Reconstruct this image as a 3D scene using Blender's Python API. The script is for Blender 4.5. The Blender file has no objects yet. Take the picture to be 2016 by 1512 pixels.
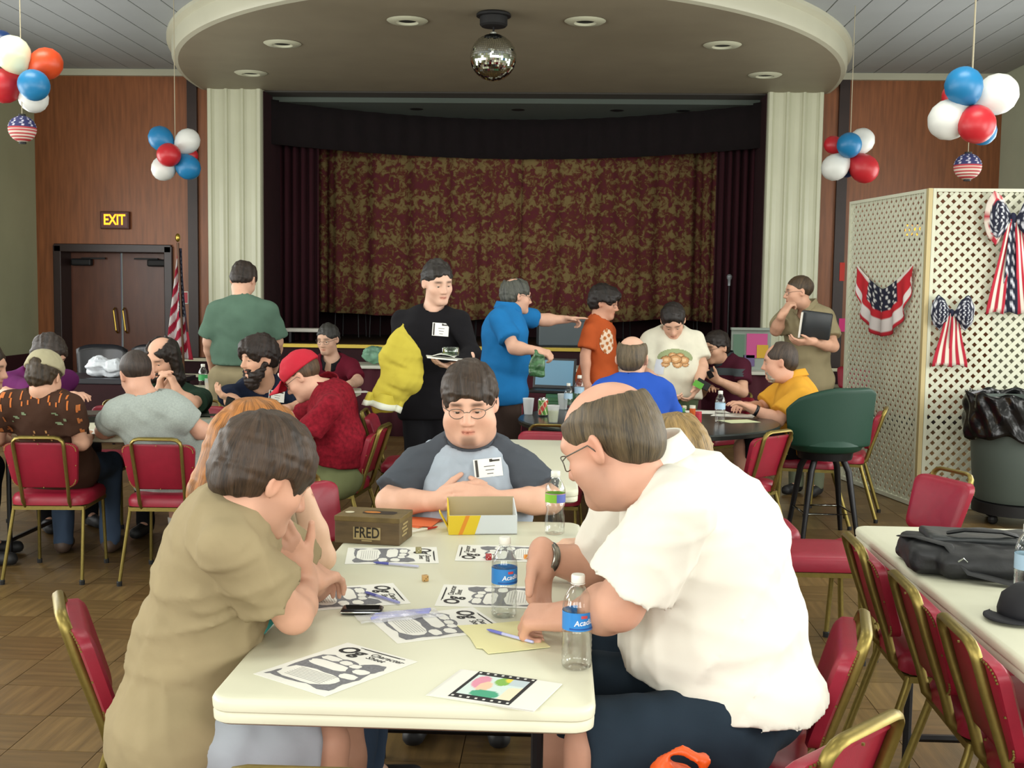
import bpy, bmesh, math, random
import numpy as np
from math import sin, cos, pi, radians, atan2, sqrt
from mathutils import Vector, Matrix, Euler

random.seed(7)
SC = bpy.context.scene
COL = SC.collection

# ------------------------------------------------------------------ camera
F = 2250.0                                   # focal length in pixels of a 2016 x 1512 frame
YAW, PIT, ROL = radians(2.34), radians(4.65), radians(0.77)
CAM = np.array([0.0, 0.0, 1.56])
fw = np.array([-sin(YAW)*cos(PIT), cos(YAW)*cos(PIT), -sin(PIT)])
_r0 = np.array([cos(YAW), sin(YAW), 0.0]); _u0 = np.cross(_r0, fw)
rt = cos(ROL)*_r0 + sin(ROL)*_u0
up = -sin(ROL)*_r0 + cos(ROL)*_u0
cam = bpy.data.cameras.new('camera'); cam.sensor_width = 36.0; cam.lens = F/2016*36.0
camo = bpy.data.objects.new('camera', cam); COL.objects.link(camo)
m = Matrix.Identity(4)
for i in range(3):
    m[i][0], m[i][1], m[i][2], m[i][3] = rt[i], up[i], -fw[i], CAM[i]
camo.matrix_world = m; SC.camera = camo

# ------------------------------------------------------------------ world, lights, exposure
SC.view_settings.view_transform = 'Standard'; SC.view_settings.look = 'None'
SC.view_settings.gamma = 1.0; SC.view_settings.use_curve_mapping = False
SC.view_settings.exposure = 0.95
SC.cycles.use_denoising = True
SC.cycles.max_bounces = 7; SC.cycles.diffuse_bounces = 4; SC.cycles.glossy_bounces = 3
SC.cycles.transmission_bounces = 6; SC.cycles.transparent_max_bounces = 12
SC.cycles.caustics_reflective = False; SC.cycles.caustics_refractive = False
wd = bpy.data.worlds.new('world'); SC.world = wd; wd.use_nodes = True
wd.node_tree.nodes['Background'].inputs[0].default_value = (0.75, 0.85, 1.0, 1)
wd.node_tree.nodes['Background'].inputs[1].default_value = 1.0

def area(name, loc, aim, sx, sy, power, col):
    l = bpy.data.lights.new(name, 'AREA'); l.shape = 'RECTANGLE'; l.size = sx; l.size_y = sy
    l.energy = power; l.color = col
    o = bpy.data.objects.new(name, l); COL.objects.link(o); o.location = loc
    d = Vector(aim) - Vector(loc)
    o.rotation_euler = d.to_track_quat('-Z', 'Y').to_euler()
    return o
DAY = (1.0, 0.99, 0.925)
for i, y in enumerate((-1.2, 1.8, 4.8, 7.8, 10.6)):   # daylight through the side windows; far pairs added to light the ceiling and end wall
    area('window_light', (-6.36, y, 2.05), (0, y+.3, 1.75), 1.9, 2.0, 70 if y < 6 else 38, DAY)
    area('window_light', (5.06, y, 2.05), (0, y+.3, 1.75), 1.9, 2.0, 70 if y < 6 else 38, DAY)
for x in (-3.4, -0.6, 2.2):                         # and through the three windows behind the camera
    area('window_light', (x, -3.85, 2.15), (x*.7, 4, 1.7), 2.1, 2.2, 70, DAY)
FILL_LAMPS = [(x, y) for x in (-3.9, -.65, 2.6) for y in (1.0, 4.2, 7.4)]
for x, y in FILL_LAMPS:                                  # unseen lamps above the frame, added for more overhead light on the tables
    area('overhead_fill', (x, y, 4.10), (x, y, 0), 1.1, .5, 14, (1.0, .99, .88))

# ------------------------------------------------------------------ helpers: space
def W(px, py, D): return CAM + (fw + (px-1008)/F*rt + (756-py)/F*up)*D
def onz(px, py, z):
    v = fw + (px-1008)/F*rt + (756-py)/F*up
    return CAM + v*((z-CAM[2])/v[2])
def ony(px, py, Y):
    v = fw + (px-1008)/F*rt + (756-py)/F*up
    return CAM + v*(Y/v[1])
def V(*a): return np.array(a, float)
def nrm(v): v = np.asarray(v, float); return v/max(1e-9, np.linalg.norm(v))
def lerp(a, b, t): return a + (b-a)*t

# ------------------------------------------------------------------ helpers: materials
def hexc(h):
    h = h.lstrip('#'); c = [int(h[i:i+2], 16)/255 for i in (0, 2, 4)]
    return tuple(x/12.92 if x <= .04045 else ((x+.055)/1.055)**2.4 for x in c) + (1,)
MATS = {}
def M(name, col='808080', rough=.6, metal=0, var=0, vs=8, bump=0, bs=40, spec=.5, attr=None, stretch=None, trans=0, alpha=1, emit=0, sheen=0, ior=1.45):
    if name in MATS: return MATS[name]
    mt = bpy.data.materials.new(name); mt.use_nodes = True; nt = mt.node_tree
    b = nt.nodes['Principled BSDF']; N = nt.nodes.new; L = nt.links.new
    c = hexc(col) if isinstance(col, str) else col
    b.inputs['Base Color'].default_value = c
    b.inputs['Roughness'].default_value = rough; b.inputs['Metallic'].default_value = metal
    b.inputs['Specular IOR Level'].default_value = spec
    b.inputs['Transmission Weight'].default_value = trans; b.inputs['Alpha'].default_value = alpha
    b.inputs['IOR'].default_value = ior
    if sheen: b.inputs['Sheen Weight'].default_value = sheen
    if emit: b.inputs['Emission Color'].default_value = c; b.inputs['Emission Strength'].default_value = emit
    src = None
    if attr:
        a = N('ShaderNodeAttribute'); a.attribute_name = attr; src = a.outputs['Color']
    tc = None
    if var or bump:
        tc = N('ShaderNodeTexCoord'); mp = N('ShaderNodeMapping'); L(tc.outputs['Object'], mp.inputs[0])
        if stretch: mp.inputs['Scale'].default_value = stretch
    if var:
        n = N('ShaderNodeTexNoise'); n.inputs['Scale'].default_value = vs; n.inputs['Detail'].default_value = 5
        L(mp.outputs[0], n.inputs[0])
        mr = N('ShaderNodeMapRange'); mr.inputs[1].default_value = .25; mr.inputs[2].default_value = .75
        mr.inputs[3].default_value = 1-var; mr.inputs[4].default_value = 1+var*.6
        L(n.outputs[0], mr.inputs[0])
        mx = N('ShaderNodeVectorMath'); mx.operation = 'SCALE'
        if src: L(src, mx.inputs[0])
        else: mx.inputs[0].default_value = c[:3]
        L(mr.outputs[0], mx.inputs['Scale']); src = mx.outputs[0]
    if src: L(src, b.inputs['Base Color'])
    if bump:
        n2 = N('ShaderNodeTexNoise'); n2.inputs['Scale'].default_value = bs; n2.inputs['Detail'].default_value = 3
        L(mp.outputs[0], n2.inputs[0])
        bp = N('ShaderNodeBump'); bp.inputs['Strength'].default_value = bump; bp.inputs['Distance'].default_value = .01
        L(n2.outputs[0], bp.inputs['Height']); L(bp.outputs[0], b.inputs['Normal'])
    MATS[name] = mt
    return mt

# ------------------------------------------------------------------ helpers: objects
def tag(o, label=None, cat=None, group=None, kind=None):
    if label: o['label'] = label
    if cat: o['category'] = cat
    if group: o['group'] = group
    if kind: o['kind'] = kind
    return o
def empty(name, loc=(0, 0, 0), rz=0, label=None, cat=None, group=None):
    o = bpy.data.objects.new(name, None); COL.objects.link(o)
    o.location = loc; o.rotation_euler = (0, 0, rz); o.empty_display_size = .05
    return tag(o, label, cat, group)
def mesh_obj(name, me, mat, parent=None):
    o = bpy.data.objects.new(name, me); COL.objects.link(o)
    if mat is not None and not me.materials: me.materials.append(mat)
    if parent is not None: o.parent = parent
    return o
def smooth(me, ang=None):
    me.polygons.foreach_set('use_smooth', [True]*len(me.polygons))
    if ang is not None:
        bm = bmesh.new(); bm.from_mesh(me)
        for e in bm.edges:
            if len(e.link_faces) == 2 and e.calc_face_angle(0) > ang: e.smooth = False
        bm.to_mesh(me); bm.free()
    return me
class MB:
    """collects shapes into one bmesh"""
    def __init__(s): s.bm = bmesh.new()
    def box(s, c, size, rot=None, bev=0, seg=2, taper=None):
        r = bmesh.ops.create_cube(s.bm, size=1)['verts']
        for v in r:
            v.co = Vector((v.co.x*size[0], v.co.y*size[1], v.co.z*size[2]))
            if taper and v.co.z > 0: v.co.x *= taper; v.co.y *= taper
        if bev:
            es = list({e for v in r for e in v.link_edges})
            q = bmesh.ops.bevel(s.bm, geom=es, offset=bev, segments=seg, affect='EDGES', profile=.5)
            r = list({v for f in q['faces'] for v in f.verts} | {v for v in r if v.is_valid})
        mt = Matrix.Translation(Vector(c))
        if rot is not None: mt = mt @ (rot.to_4x4() if isinstance(rot, Matrix) else Euler(rot).to_matrix().to_4x4())
        bmesh.ops.transform(s.bm, matrix=mt, verts=r); return s
    def tube(s, pts, rad, n=8, closed=False, flat=None, cap=True):
        """sweep along pts; rad a number or list; flat = (a,b) elliptical section"""
        P = [Vector(p) for p in pts]; k = len(P); rings = []
        nv = None
        for i in range(k):
            if closed: t = (P[(i+1) % k]-P[i-1]).normalized()
            else: t = (P[min(i+1, k-1)]-P[max(i-1, 0)]).normalized()
            if nv is None:
                a = Vector((0, 0, 1)) if abs(t.z) < .9 else Vector((1, 0, 0))
                nv = t.cross(a).normalized()
            nv = (nv - t*nv.dot(t)).normalized(); bv = t.cross(nv)
            R = rad[i] if hasattr(rad, '__len__') else rad
            fa, fb = flat if flat else (1, 1)
            rings.append([s.bm.verts.new(P[i] + nv*R*fa*cos(2*pi*j/n) + bv*R*fb*sin(2*pi*j/n)) for j in range(n)])
        for i in range(k if closed else k-1):
            A, B = rings[i], rings[(i+1) % k]
            for j in range(n): s.bm.faces.new((A[j], A[(j+1) % n], B[(j+1) % n], B[j]))
        if cap and not closed:
            s.bm.faces.new(rings[0][::-1]); s.bm.faces.new(rings[-1])
        return s
    def lathe(s, prof, n=16, c=(0, 0, 0), cap=True):
        rings = [[s.bm.verts.new((c[0]+r*cos(2*pi*j/n), c[1]+r*sin(2*pi*j/n), c[2]+z)) for j in range(n)] for r, z in prof]
        for A, B in zip(rings, rings[1:]):
            for j in range(n): s.bm.faces.new((A[j], A[(j+1) % n], B[(j+1) % n], B[j]))
        if cap:
            if prof[0][0] > 1e-5: s.bm.faces.new(rings[0][::-1])
            if prof[-1][0] > 1e-5: s.bm.faces.new(rings[-1])
        return s
    def prism(s, poly, z0, z1):
        a = [s.bm.verts.new((x, y, z0)) for x, y in poly]; b = [s.bm.verts.new((x, y, z1)) for x, y in poly]
        n = len(poly); s.bm.faces.new(a[::-1]); s.bm.faces.new(b)
        for i in range(n): s.bm.faces.new((a[i], a[(i+1) % n], b[(i+1) % n], b[i]))
        return s
    def ball(s, c, r, seg=12, rot=None):
        vs = bmesh.ops.create_uvsphere(s.bm, u_segments=seg, v_segments=max(6, seg*2//3), radius=1)['verts']
        r = (r, r, r) if not hasattr(r, '__len__') else r
        mt = Matrix.Translation(Vector(c))
        if rot is not None: mt = mt @ (rot.to_4x4() if isinstance(rot, Matrix) else Euler(rot).to_matrix().to_4x4())
        mt = mt @ Matrix.Diagonal((*r, 1))
        bmesh.ops.transform(s.bm, matrix=mt, verts=vs); return s
    def grid(s, fn, nu, nv, thick=0, off=None):
        g = [[s.bm.verts.new(fn(i/nu, j/nv)) for j in range(nv+1)] for i in range(nu+1)]
        for i in range(nu):
            for j in range(nv): s.bm.faces.new((g[i][j], g[i+1][j], g[i+1][j+1], g[i][j+1]))
        return s
    def mesh(s, name, sm=None):
        bmesh.ops.remove_doubles(s.bm, verts=s.bm.verts, dist=1e-6)
        bmesh.ops.recalc_face_normals(s.bm, faces=s.bm.faces)
        me = bpy.data.meshes.new(name); s.bm.to_mesh(me); s.bm.free()
        if sm is not None: smooth(me, sm if sm > 0 else None)
        return me
    def obj(s, name, mat, parent=None, sm=None, loc=None):
        o = mesh_obj(name, s.mesh(name, sm), mat, parent)
        if loc is not None: o.location = loc
        return o
def copy_tree(o, parent=None):
    c = o.copy(); COL.objects.link(c); c.parent = parent
    for ch in list(o.children): copy_tree(ch, c)
    return c
def thicken(o, t, off=0):
    md = o.modifiers.new('solid', 'SOLIDIFY'); md.thickness = t; md.offset = off; return o
def rrect(w, h, r, n=5, cx=0, cy=0):
    out = []
    for (sx, sy, a0) in ((1, 1, 0), (-1, 1, 90), (-1, -1, 180), (1, -1, 270)):
        for i in range(n+1):
            a = radians(a0 + 90*i/n)
            out.append((cx + sx*(w/2-r) + r*cos(a), cy + sy*(h/2-r) + r*sin(a)))
    return out
_txt = {}
def text_mesh(s, size=1.0, shear=0, ext=0, spacing=1.0, bold=0):
    cu = bpy.data.curves.new('text', 'FONT'); cu.body = s; cu.size = size; cu.shear = shear
    cu.extrude = ext; cu.align_x = 'CENTER'; cu.align_y = 'CENTER'; cu.space_character = spacing; cu.offset = bold
    cu.resolution_u = 3
    o = bpy.data.objects.new('text', cu)
    me = bpy.data.meshes.new_from_object(o)
    bpy.data.objects.remove(o); bpy.data.curves.remove(cu)
    return me
def frame_m(o, ex, ez):
    """4x4 from origin, x axis and approximate z axis"""
    x = Vector(nrm(ex)); z = Vector(ez); z = (z - x*z.dot(x)).normalized(); y = z.cross(x)
    mt = Matrix.Identity(4)
    for i in range(3): mt[i][0], mt[i][1], mt[i][2], mt[i][3] = x[i], y[i], z[i], o[i]
    return mt

# ------------------------------------------------------------------ helpers: smooth bodies from distance fields
def axis(lo, hi, h, fine=(), hf=None):
    """grid coordinates, step h, with step hf inside the fine intervals"""
    if not fine: return np.linspace(lo, hi, max(3, int((hi-lo)/h)+1))
    iv = sorted((max(lo, a), min(hi, b)) for a, b in fine if b > lo and a < hi); mg = []
    for a, b in iv:
        if mg and a <= mg[-1][1]+h: mg[-1][1] = max(mg[-1][1], b)
        else: mg.append([a, b])
    out = []; x = lo
    for a, b in mg:
        if a > x: out += list(np.linspace(x, a, max(1, int((a-x)/h)+1), endpoint=False))
        out += list(np.linspace(a, b, max(1, int((b-a)/hf)+1), endpoint=False)); x = b
    if hi > x: out += list(np.linspace(x, hi, max(1, int((hi-x)/h)+1), endpoint=False))
    return np.array(out + [hi])
class SDF:
    def __init__(s, lo, hi, h, fine=None, hf=None):
        lo = np.asarray(lo, float); hi = np.asarray(hi, float)
        s.ax = [axis(lo[i], hi[i], h, [(f[0][i], f[1][i]) for f in (fine or [])], hf).astype(np.float32) for i in range(3)]
        s.D = np.full([len(a) for a in s.ax], 1.0, np.float32)
    def _sub(s, lo, hi):
        sl = []
        for i in range(3):
            a = np.searchsorted(s.ax[i], lo[i]); b = np.searchsorted(s.ax[i], hi[i])
            if b <= a: return None
            sl.append(slice(a, b))
        X, Y, Z = (s.ax[i][sl[i]] for i in range(3))
        return tuple(sl), X[:, None, None], Y[None, :, None], Z[None, None, :]
    def _put(s, sl, d, op, k):
        A = s.D[sl]
        if op == '+':
            if k > 0:
                h = np.maximum(k-np.abs(A-d), 0)/k; s.D[sl] = np.minimum(A, d) - h*h*k*.25
            else: s.D[sl] = np.minimum(A, d)
        elif op == '-':
            if k > 0:
                h = np.maximum(k-np.abs(A+d), 0)/k; s.D[sl] = np.maximum(A, -d) + h*h*k*.25
            else: s.D[sl] = np.maximum(A, -d)
    def cone(s, a, b, ra, rb, op='+', k=.02, cut=None):
        """tapered capsule; cut=(point, normal) keeps the side the normal points away from"""
        a = np.asarray(a, float); b = np.asarray(b, float); mg = k+.03
        R = max(ra, rb)+mg
        q = s._sub(np.minimum(a, b)-R, np.maximum(a, b)+R)
        if q is None: return s
        sl, X, Y, Z = q; ab = b-a; L2 = max(1e-9, ab@ab)
        px, py, pz = X-np.float32(a[0]), Y-np.float32(a[1]), Z-np.float32(a[2])
        t = np.clip((px*np.float32(ab[0])+py*np.float32(ab[1])+pz*np.float32(ab[2]))/np.float32(L2), 0, 1)
        d = np.sqrt((px-t*np.float32(ab[0]))**2+(py-t*np.float32(ab[1]))**2+(pz-t*np.float32(ab[2]))**2) - (np.float32(ra)+t*np.float32(rb-ra))
        if cut is not None:
            p, n = cut
            d = np.maximum(d, (X-np.float32(p[0]))*np.float32(n[0])+(Y-np.float32(p[1]))*np.float32(n[1])+(Z-np.float32(p[2]))*np.float32(n[2]))
        s._put(sl, d, op, k); return s
    def ell(s, c, r, R=None, op='+', k=.02):
        """ellipsoid; R columns are its axes"""
        c = np.asarray(c, float); r = np.asarray(r, float); R = np.eye(3) if R is None else np.asarray(R, float)
        ext = np.sqrt(((R*r)**2).sum(1))+k+.03
        q = s._sub(c-ext, c+ext)
        if q is None: return s
        sl, X, Y, Z = q
        px, py, pz = X-np.float32(c[0]), Y-np.float32(c[1]), Z-np.float32(c[2])
        k0 = 0; k1 = 0
        for i in range(3):
            u = px*np.float32(R[0, i])+py*np.float32(R[1, i])+pz*np.float32(R[2, i])
            k0 = k0+(u/np.float32(r[i]))**2; k1 = k1+(u/np.float32(r[i]**2))**2
        k0 = np.sqrt(k0); k1 = np.sqrt(k1)+1e-6
        s._put(sl, k0*(k0-1)/k1, op, k); return s
    def box(s, c, hb, R=None, rad=.01, op='+', k=.01):
        c = np.asarray(c, float); R = np.eye(3) if R is None else np.asarray(R, float); hb = np.asarray(hb, float)
        ext = np.abs(R*hb).sum(1)+k+.03
        q = s._sub(c-ext, c+ext)
        if q is None: return s
        sl, X, Y, Z = q
        px, py, pz = X-np.float32(c[0]), Y-np.float32(c[1]), Z-np.float32(c[2])
        o2 = 0; mx = None
        for i in range(3):
            u = np.abs(px*np.float32(R[0, i])+py*np.float32(R[1, i])+pz*np.float32(R[2, i]))-np.float32(hb[i]-rad)
            o2 = o2+np.maximum(u, 0)**2; mx = u if mx is None else np.maximum(mx, u)
        s._put(sl, np.sqrt(o2)+np.minimum(mx, 0)-rad, op, k); return s
    def plane(s, p, n, k=0, lo=None, hi=None):
        """cut away the side n points to, inside the box lo..hi when given"""
        n = nrm(n)
        q = s._sub(np.asarray(lo if lo is not None else [a[0]-1 for a in s.ax]), np.asarray(hi if hi is not None else [a[-1]+1 for a in s.ax]))
        if q is None: return s
        sl, X, Y, Z = q
        d = (X-np.float32(p[0]))*np.float32(n[0])+(Y-np.float32(p[1]))*np.float32(n[1])+(Z-np.float32(p[2]))*np.float32(n[2])
        s._put(sl, -d+0*s.D[sl], '-', k); return s
    def noise(s, amp, sc, seed=0, dirs=None, ridge=False):
        """soft folds: a sum of warped sines, only near the surface"""
        rg = np.random.RandomState(seed)
        I = np.nonzero(np.abs(s.D) < amp*3+.02)
        P = np.stack([s.ax[i][I[i]] for i in range(3)], 1)
        v = np.zeros(len(P), np.float32)
        for o in range(4):
            d1, d2 = rg.randn(3), rg.randn(3)
            if dirs is not None: d1 = d1*.35+np.asarray(dirs[o % len(dirs)])*1.4
            d1, d2 = nrm(d1), nrm(d2); f = 2*pi/(sc*(1.3-.28*o))
            w = np.sin(P@(d1*f).astype(np.float32) + 1.6*np.sin(P@(d2*f*.6).astype(np.float32)+rg.rand()*6)+rg.rand()*6).astype(np.float32)
            if ridge: w = 1-2.6*(1-np.abs(w))**2.2
            v += w*(1/(1+.5*o))
        s.D[I] += amp*v*.5; return s
    def mesh(s, name):
        D = s.D
        D[0] = D[-1] = 1; D[:, 0] = D[:, -1] = 1; D[:, :, 0] = D[:, :, -1] = 1
        S = D < 0
        n = np.array(D.shape)-1
        cnt = np.zeros(n, np.int8)
        for i in (0, 1):
            for j in (0, 1):
                for k in (0, 1): cnt += S[i:i+n[0], j:j+n[1], k:k+n[2]]
        act = np.nonzero((cnt > 0) & (cnt < 8)); na = len(act[0])
        idx = np.full(n, -1, np.int32); idx[act] = np.arange(na)
        I, J, K = act; acc = np.zeros((na, 3), np.float64); w = np.zeros(na)
        off = [(i, j, k) for i in (0, 1) for j in (0, 1) for k in (0, 1)]
        val = {o: D[I+o[0], J+o[1], K+o[2]].astype(np.float64) for o in off}
        for o in off:
            for a in range(3):
                if o[a] == 0:
                    p = list(o); p[a] = 1; p = tuple(p)
                    v0, v1 = val[o], val[p]; c = (v0 < 0) != (v1 < 0)
                    t = np.where(c, v0/np.where(c, v0-v1, 1), 0)
                    for ax in range(3):
                        b = (I, J, K)[ax]
                        x0 = s.ax[ax][b+o[ax]]; x1 = s.ax[ax][b+p[ax]]
                        acc[:, ax] += np.where(c, x0+t*(x1-x0), 0)
                    w += c
        Vt = acc/w[:, None]
        Fs = []
        for a in range(3):
            sh = [slice(None)]*3; sh2 = [slice(None)]*3
            sh[a] = slice(0, -1); sh2[a] = slice(1, None)
            c = S[tuple(sh)] != S[tuple(sh2)]
            e = np.array(np.nonzero(c)); b, g = (a+1) % 3, (a+2) % 3
            ok = (e[b] > 0) & (e[g] > 0) & (e[b] < n[b]) & (e[g] < n[g]); e = e[:, ok]
            ins = S[tuple(e)]
            q = []
            for db, dg in ((0, 0), (1, 0), (1, 1), (0, 1)):
                f = e.copy(); f[b] -= db; f[g] -= dg; q.append(idx[tuple(f)])
            q = np.stack(q, 1)
            q[~ins] = q[~ins][:, ::-1]
            Fs.append(q)
        Fq = np.concatenate(Fs)
        # light smoothing
        for _ in range(2):
            sm = np.zeros_like(Vt); ct = np.zeros(na)
            for i in range(4):
                np.add.at(sm, Fq[:, i], Vt[Fq[:, (i+1) % 4]]); np.add.at(ct, Fq[:, i], 1)
            Vt = np.where(ct[:, None] > 0, Vt*.6+.4*sm/np.maximum(ct, 1)[:, None], Vt)
        me = bpy.data.meshes.new(name)
        me.vertices.add(na); me.vertices.foreach_set('co', Vt.astype(np.float32).ravel())
        me.loops.add(len(Fq)*4); me.loops.foreach_set('vertex_index', Fq.astype(np.int32).ravel())
        me.polygons.add(len(Fq)); me.polygons.foreach_set('loop_start', np.arange(0, len(Fq)*4, 4, dtype=np.int32))
        me.polygons.foreach_set('use_smooth', np.ones(len(Fq), bool))
        me.update(calc_edges=True)
        return me, Vt
def vcol(me, col, name='tone'):
    a = me.color_attributes.new(name, 'FLOAT_COLOR', 'POINT')
    c = np.ones((len(col), 4), np.float32); c[:, :3] = col
    a.data.foreach_set('color', c.ravel())
# ================================================================== the hall
YB, XL, XR, YF, ZC, ZS = 14.0, -6.49, 5.2, -4.0, 4.2, 3.95
CX = -0.62                                   # centre line of the stage
HS = 0.865                                   # stage height
wood = M('wood_panel', '8a5331', .42, var=.35, vs=3.0, stretch=(9, 9, .7), bump=.05, bs=30)
darkw = M('dark_wood', '2a1a16', .45, var=.3, vs=4)
cream = M('cream_gloss', 'd2d4bc', .32, var=.06, vs=2)
olive = M('olive_wall', 'a3a688', .8, var=.06, vs=3)
palegreen = M('pale_green_wall', 'b4bca6', .8, var=.06, vs=3)
ceilm = M('ceiling_paint', 'a7acaf', .85, var=.05, vs=2)
joint = M('ceiling_joint', '4c4e4e', .9)
soff = M('soffit_paint', '958c78', .55, var=.08, vs=2.5)
fasc = M('fascia_paint', 'c0bfab', .5, var=.06, vs=2)
black = M('black', '0b0a0c', .6)
maroon = M('dark_maroon', '2c0d14', .85, var=.25, vs=6)
brass = M('brass', 'b79a48', .3, metal=.9)
gold = M('gold_frame', '84753f', .42, metal=.85, var=.12, vs=60)
chrome = M('chrome', 'b9bdb9', .18, metal=1)

def struct(o): o['kind'] = 'structure'; return o
def sbox(name, x0, x1, y0, y1, z0, z1, mat, parent=None):
    o = MB().box(((x0+x1)/2, (y0+y1)/2, (z0+z1)/2), (x1-x0, y1-y0, z1-z0)).obj(name, mat, parent)
    return o if parent is not None else struct(o)

# floor: square wood parquet tiles; each tile near enough to tell apart is its own piece
fl = sbox('floor', XL-.2, XR+.2, YF-.2, 18, -.12, -.004, M('floor_joint', '241a10', .6))
tilem = []
for i, c in enumerate(('6a5433', '614b2c', '6e5836', '655030')):
    tilem.append(M('parquet_%d' % i, c, .33, var=.45, vs=2.2, stretch=(1, 14, 1) if i % 2 else (14, 1, 1), bump=.06, bs=18))
TS = .305
tm = []
for mt_ in tilem:
    b = MB().box((0, 0, -.003), (TS-.003, TS-.003, .006)); me = b.mesh('floor_tile'); me.materials.append(mt_); tm.append(me)
rnd = random.Random(3)
cells = []
for i in range(-22, 24):
    for j in range(-4, 60):
        x, y = (i+.5)*TS, (j+.5)*TS
        if XL < x < XR and YF < y < YB-.1: cells.append((x, y, (i+j) % 2 + 2*(rnd.random() < .5)))
def cellkey(c):
    x, y, _ = c
    v = np.array([x, y, -1.56]); D = v@fw
    if D < 1.9: return 99
    px, py = 1008+F*(v@rt)/D, 756-F*(v@up)/D
    if not (-60 < px < 2080 and py < 1640): return 99
    if 420 < px < 1600 and py > 1130: return 60+D       # under the tables and sitters
    return D
cells.sort(key=cellkey)
for x, y, k in cells[:260]:
    o = bpy.data.objects.new('floor_tile', tm[k]); COL.objects.link(o); o.parent = fl; o.location = (x, y, 0)
b = MB()
for x, y, k in cells[260:]: b.box((x, y, -.003), (TS-.003, TS-.003, .006))
me = b.mesh('floor_tile')
for mt_ in tilem: me.materials.append(mt_)
ks = [k for _, _, k in cells[260:]]
o = mesh_obj('floor_tile', me, None, fl); o['kind'] = 'stuff'
cent = {}
for p in me.polygons:
    c = p.center; i, j = int(math.floor(c.x/TS)), int(math.floor(c.y/TS))
    if (i, j) not in cent: cent[(i, j)] = (i+j) % 2 + 2*(rnd.random() < .5)
    p.material_index = cent[(i, j)]

# ceiling with long boards
ce = sbox('ceiling', XL-.2, XR+.2, YF-.2, 18.2, ZC, ZC+.15, joint)
nb_ = int((XR-XL)/.305)
bw = (XR-XL)/nb_
me = MB().box((0, 0, 0), (bw-.008, 6.0-.006, .014), bev=.003, seg=1).mesh('ceiling_board'); me.materials.append(ceilm)
for i in range(nb_):
    for j in range(3):
        o = bpy.data.objects.new('ceiling_board', me); COL.objects.link(o); o.parent = ce
        o.location = (XL+bw*(i+.5), YF+3+6*j, ZC-.006)
# side walls with window openings, and the wall behind the camera
def wall_with_windows(name, axis_, at, thick, a0, a1, wins, z0, z1, mat):
    b = MB()
    def put(u0, u1, w0, w1):
        if u1-u0 < .001 or w1-w0 < .001: return
        c, s = ((u0+u1)/2, (w0+w1)/2), (u1-u0, w1-w0)
        if axis_ == 'x': b.box((at+thick/2, c[0], c[1]), (abs(thick), s[0], s[1]))
        else: b.box((c[0], at+thick/2, c[1]), (s[0], abs(thick), s[1]))
    u = a0
    for (c, w) in wins:
        put(u, c-w/2, 0, ZC); put(c-w/2, c+w/2, 0, z0); put(c-w/2, c+w/2, z1, ZC); u = c+w/2
    put(u, a1, 0, ZC)
    return struct(b.obj(name, mat))
side = [(-1.2, 2.0), (1.8, 2.0), (4.8, 2.0), (7.8, 2.0), (10.6, 2.0)]  # the far pairs are unseen, added to brighten the far end
wall_with_windows('wall_left', 'x', XL, -.2, YF-.2, 18, side, 1.0, 3.1, olive)
wall_with_windows('wall_right', 'x', XR, .2, YF-.2, 18, side, 1.0, 3.1, palegreen)
wall_with_windows('wall_front', 'y', YF, -.2, XL, XR, [(-3.4, 2.2), (-.6, 2.2), (2.2, 2.2)], 1.0, 3.3, olive)
winw = M('window_frame_paint', 'c8c8bc', .5); glassm = M('window_glass', 'ffffff', .02, trans=1, ior=1.02)
wn = 0
def window(cx, cy, w, z0, z1, ax_):
    global wn; wn += 1
    r = struct(empty('window_%d' % wn, (cx, cy, 0), 0 if ax_ == 'y' else pi/2)); h = z1-z0
    for s in (-1, 1):
        MB().box((s*(w/2-.03), 0, (z0+z1)/2), (.06, .1, h)).obj('window_frame', winw, r)
        MB().box((0, 0, (z0+z1)/2+s*(h/2-.03)), (w-.12, .1, .06)).obj('window_frame', winw, r)
    MB().box((0, 0, (z0+z1)/2), (w-.12, .06, .045)).obj('glazing_bar', winw, r)
    for s in (-1, 1): MB().box((0, 0, (z0+z1)/2+s*h/4), (w-.12, .012, h/2-.08)).obj('pane', glassm, r)
for c, w in side:
    window(XL-.12, c, w, 1.0, 3.1, 'x'); window(XR+.12, c, w, 1.0, 3.1, 'x')
for c in (-3.4, -.6, 2.2): window(c, YF-.12, 2.2, 1.0, 3.3, 'y')

# stage wall
CW = .665
cl0, cl1, cr0, cr1 = -4.31, -3.645, 2.43, 3.085
dl0, dl1, dz = -6.26, -4.79, 2.05
sbox('wall_stage_left', XL, dl0, YB, YB+.5, 0, ZC, wood)
sbox('wall_stage_above_door', dl0, dl1, YB, YB+.5, dz, ZC, wood)
sbox('wall_stage_beside_door', dl1, cl1, YB, YB+.5, 0, ZC, wood)
sbox('wall_stage_right', cr0, XR, YB, YB+.5, 0, ZC, wood)
sbox('wall_stage_head', cl1, cr0, YB+.05, YB+.5, 3.94, ZC, M('stage_head', '4a4742', .8))
for i, (x0, x1) in enumerate(((-4.575, -4.455), (3.28, 3.40))):
    sbox('trim_%d' % (i+1), x0, x1, YB-.05, YB+.02, 0, ZC-.02, darkw)
sbox('trim_3', XL, -4.2, YB-.06, YB+.02, ZC-.09, ZC-.012, fasc)
sbox('trim_4', 3.0, XR, YB-.06, YB+.02, ZC-.09, ZC-.012, fasc)
sbox('baseboard_stage_right', cr1, XR, YB-.02, YB+.02, 0, .12, darkw)
sbox('trim_5', XL-.01, XL+.03, 8, YB, 0, .72, M('wainscot', '33131c', .6))      # dark dado on the left wall
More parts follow.
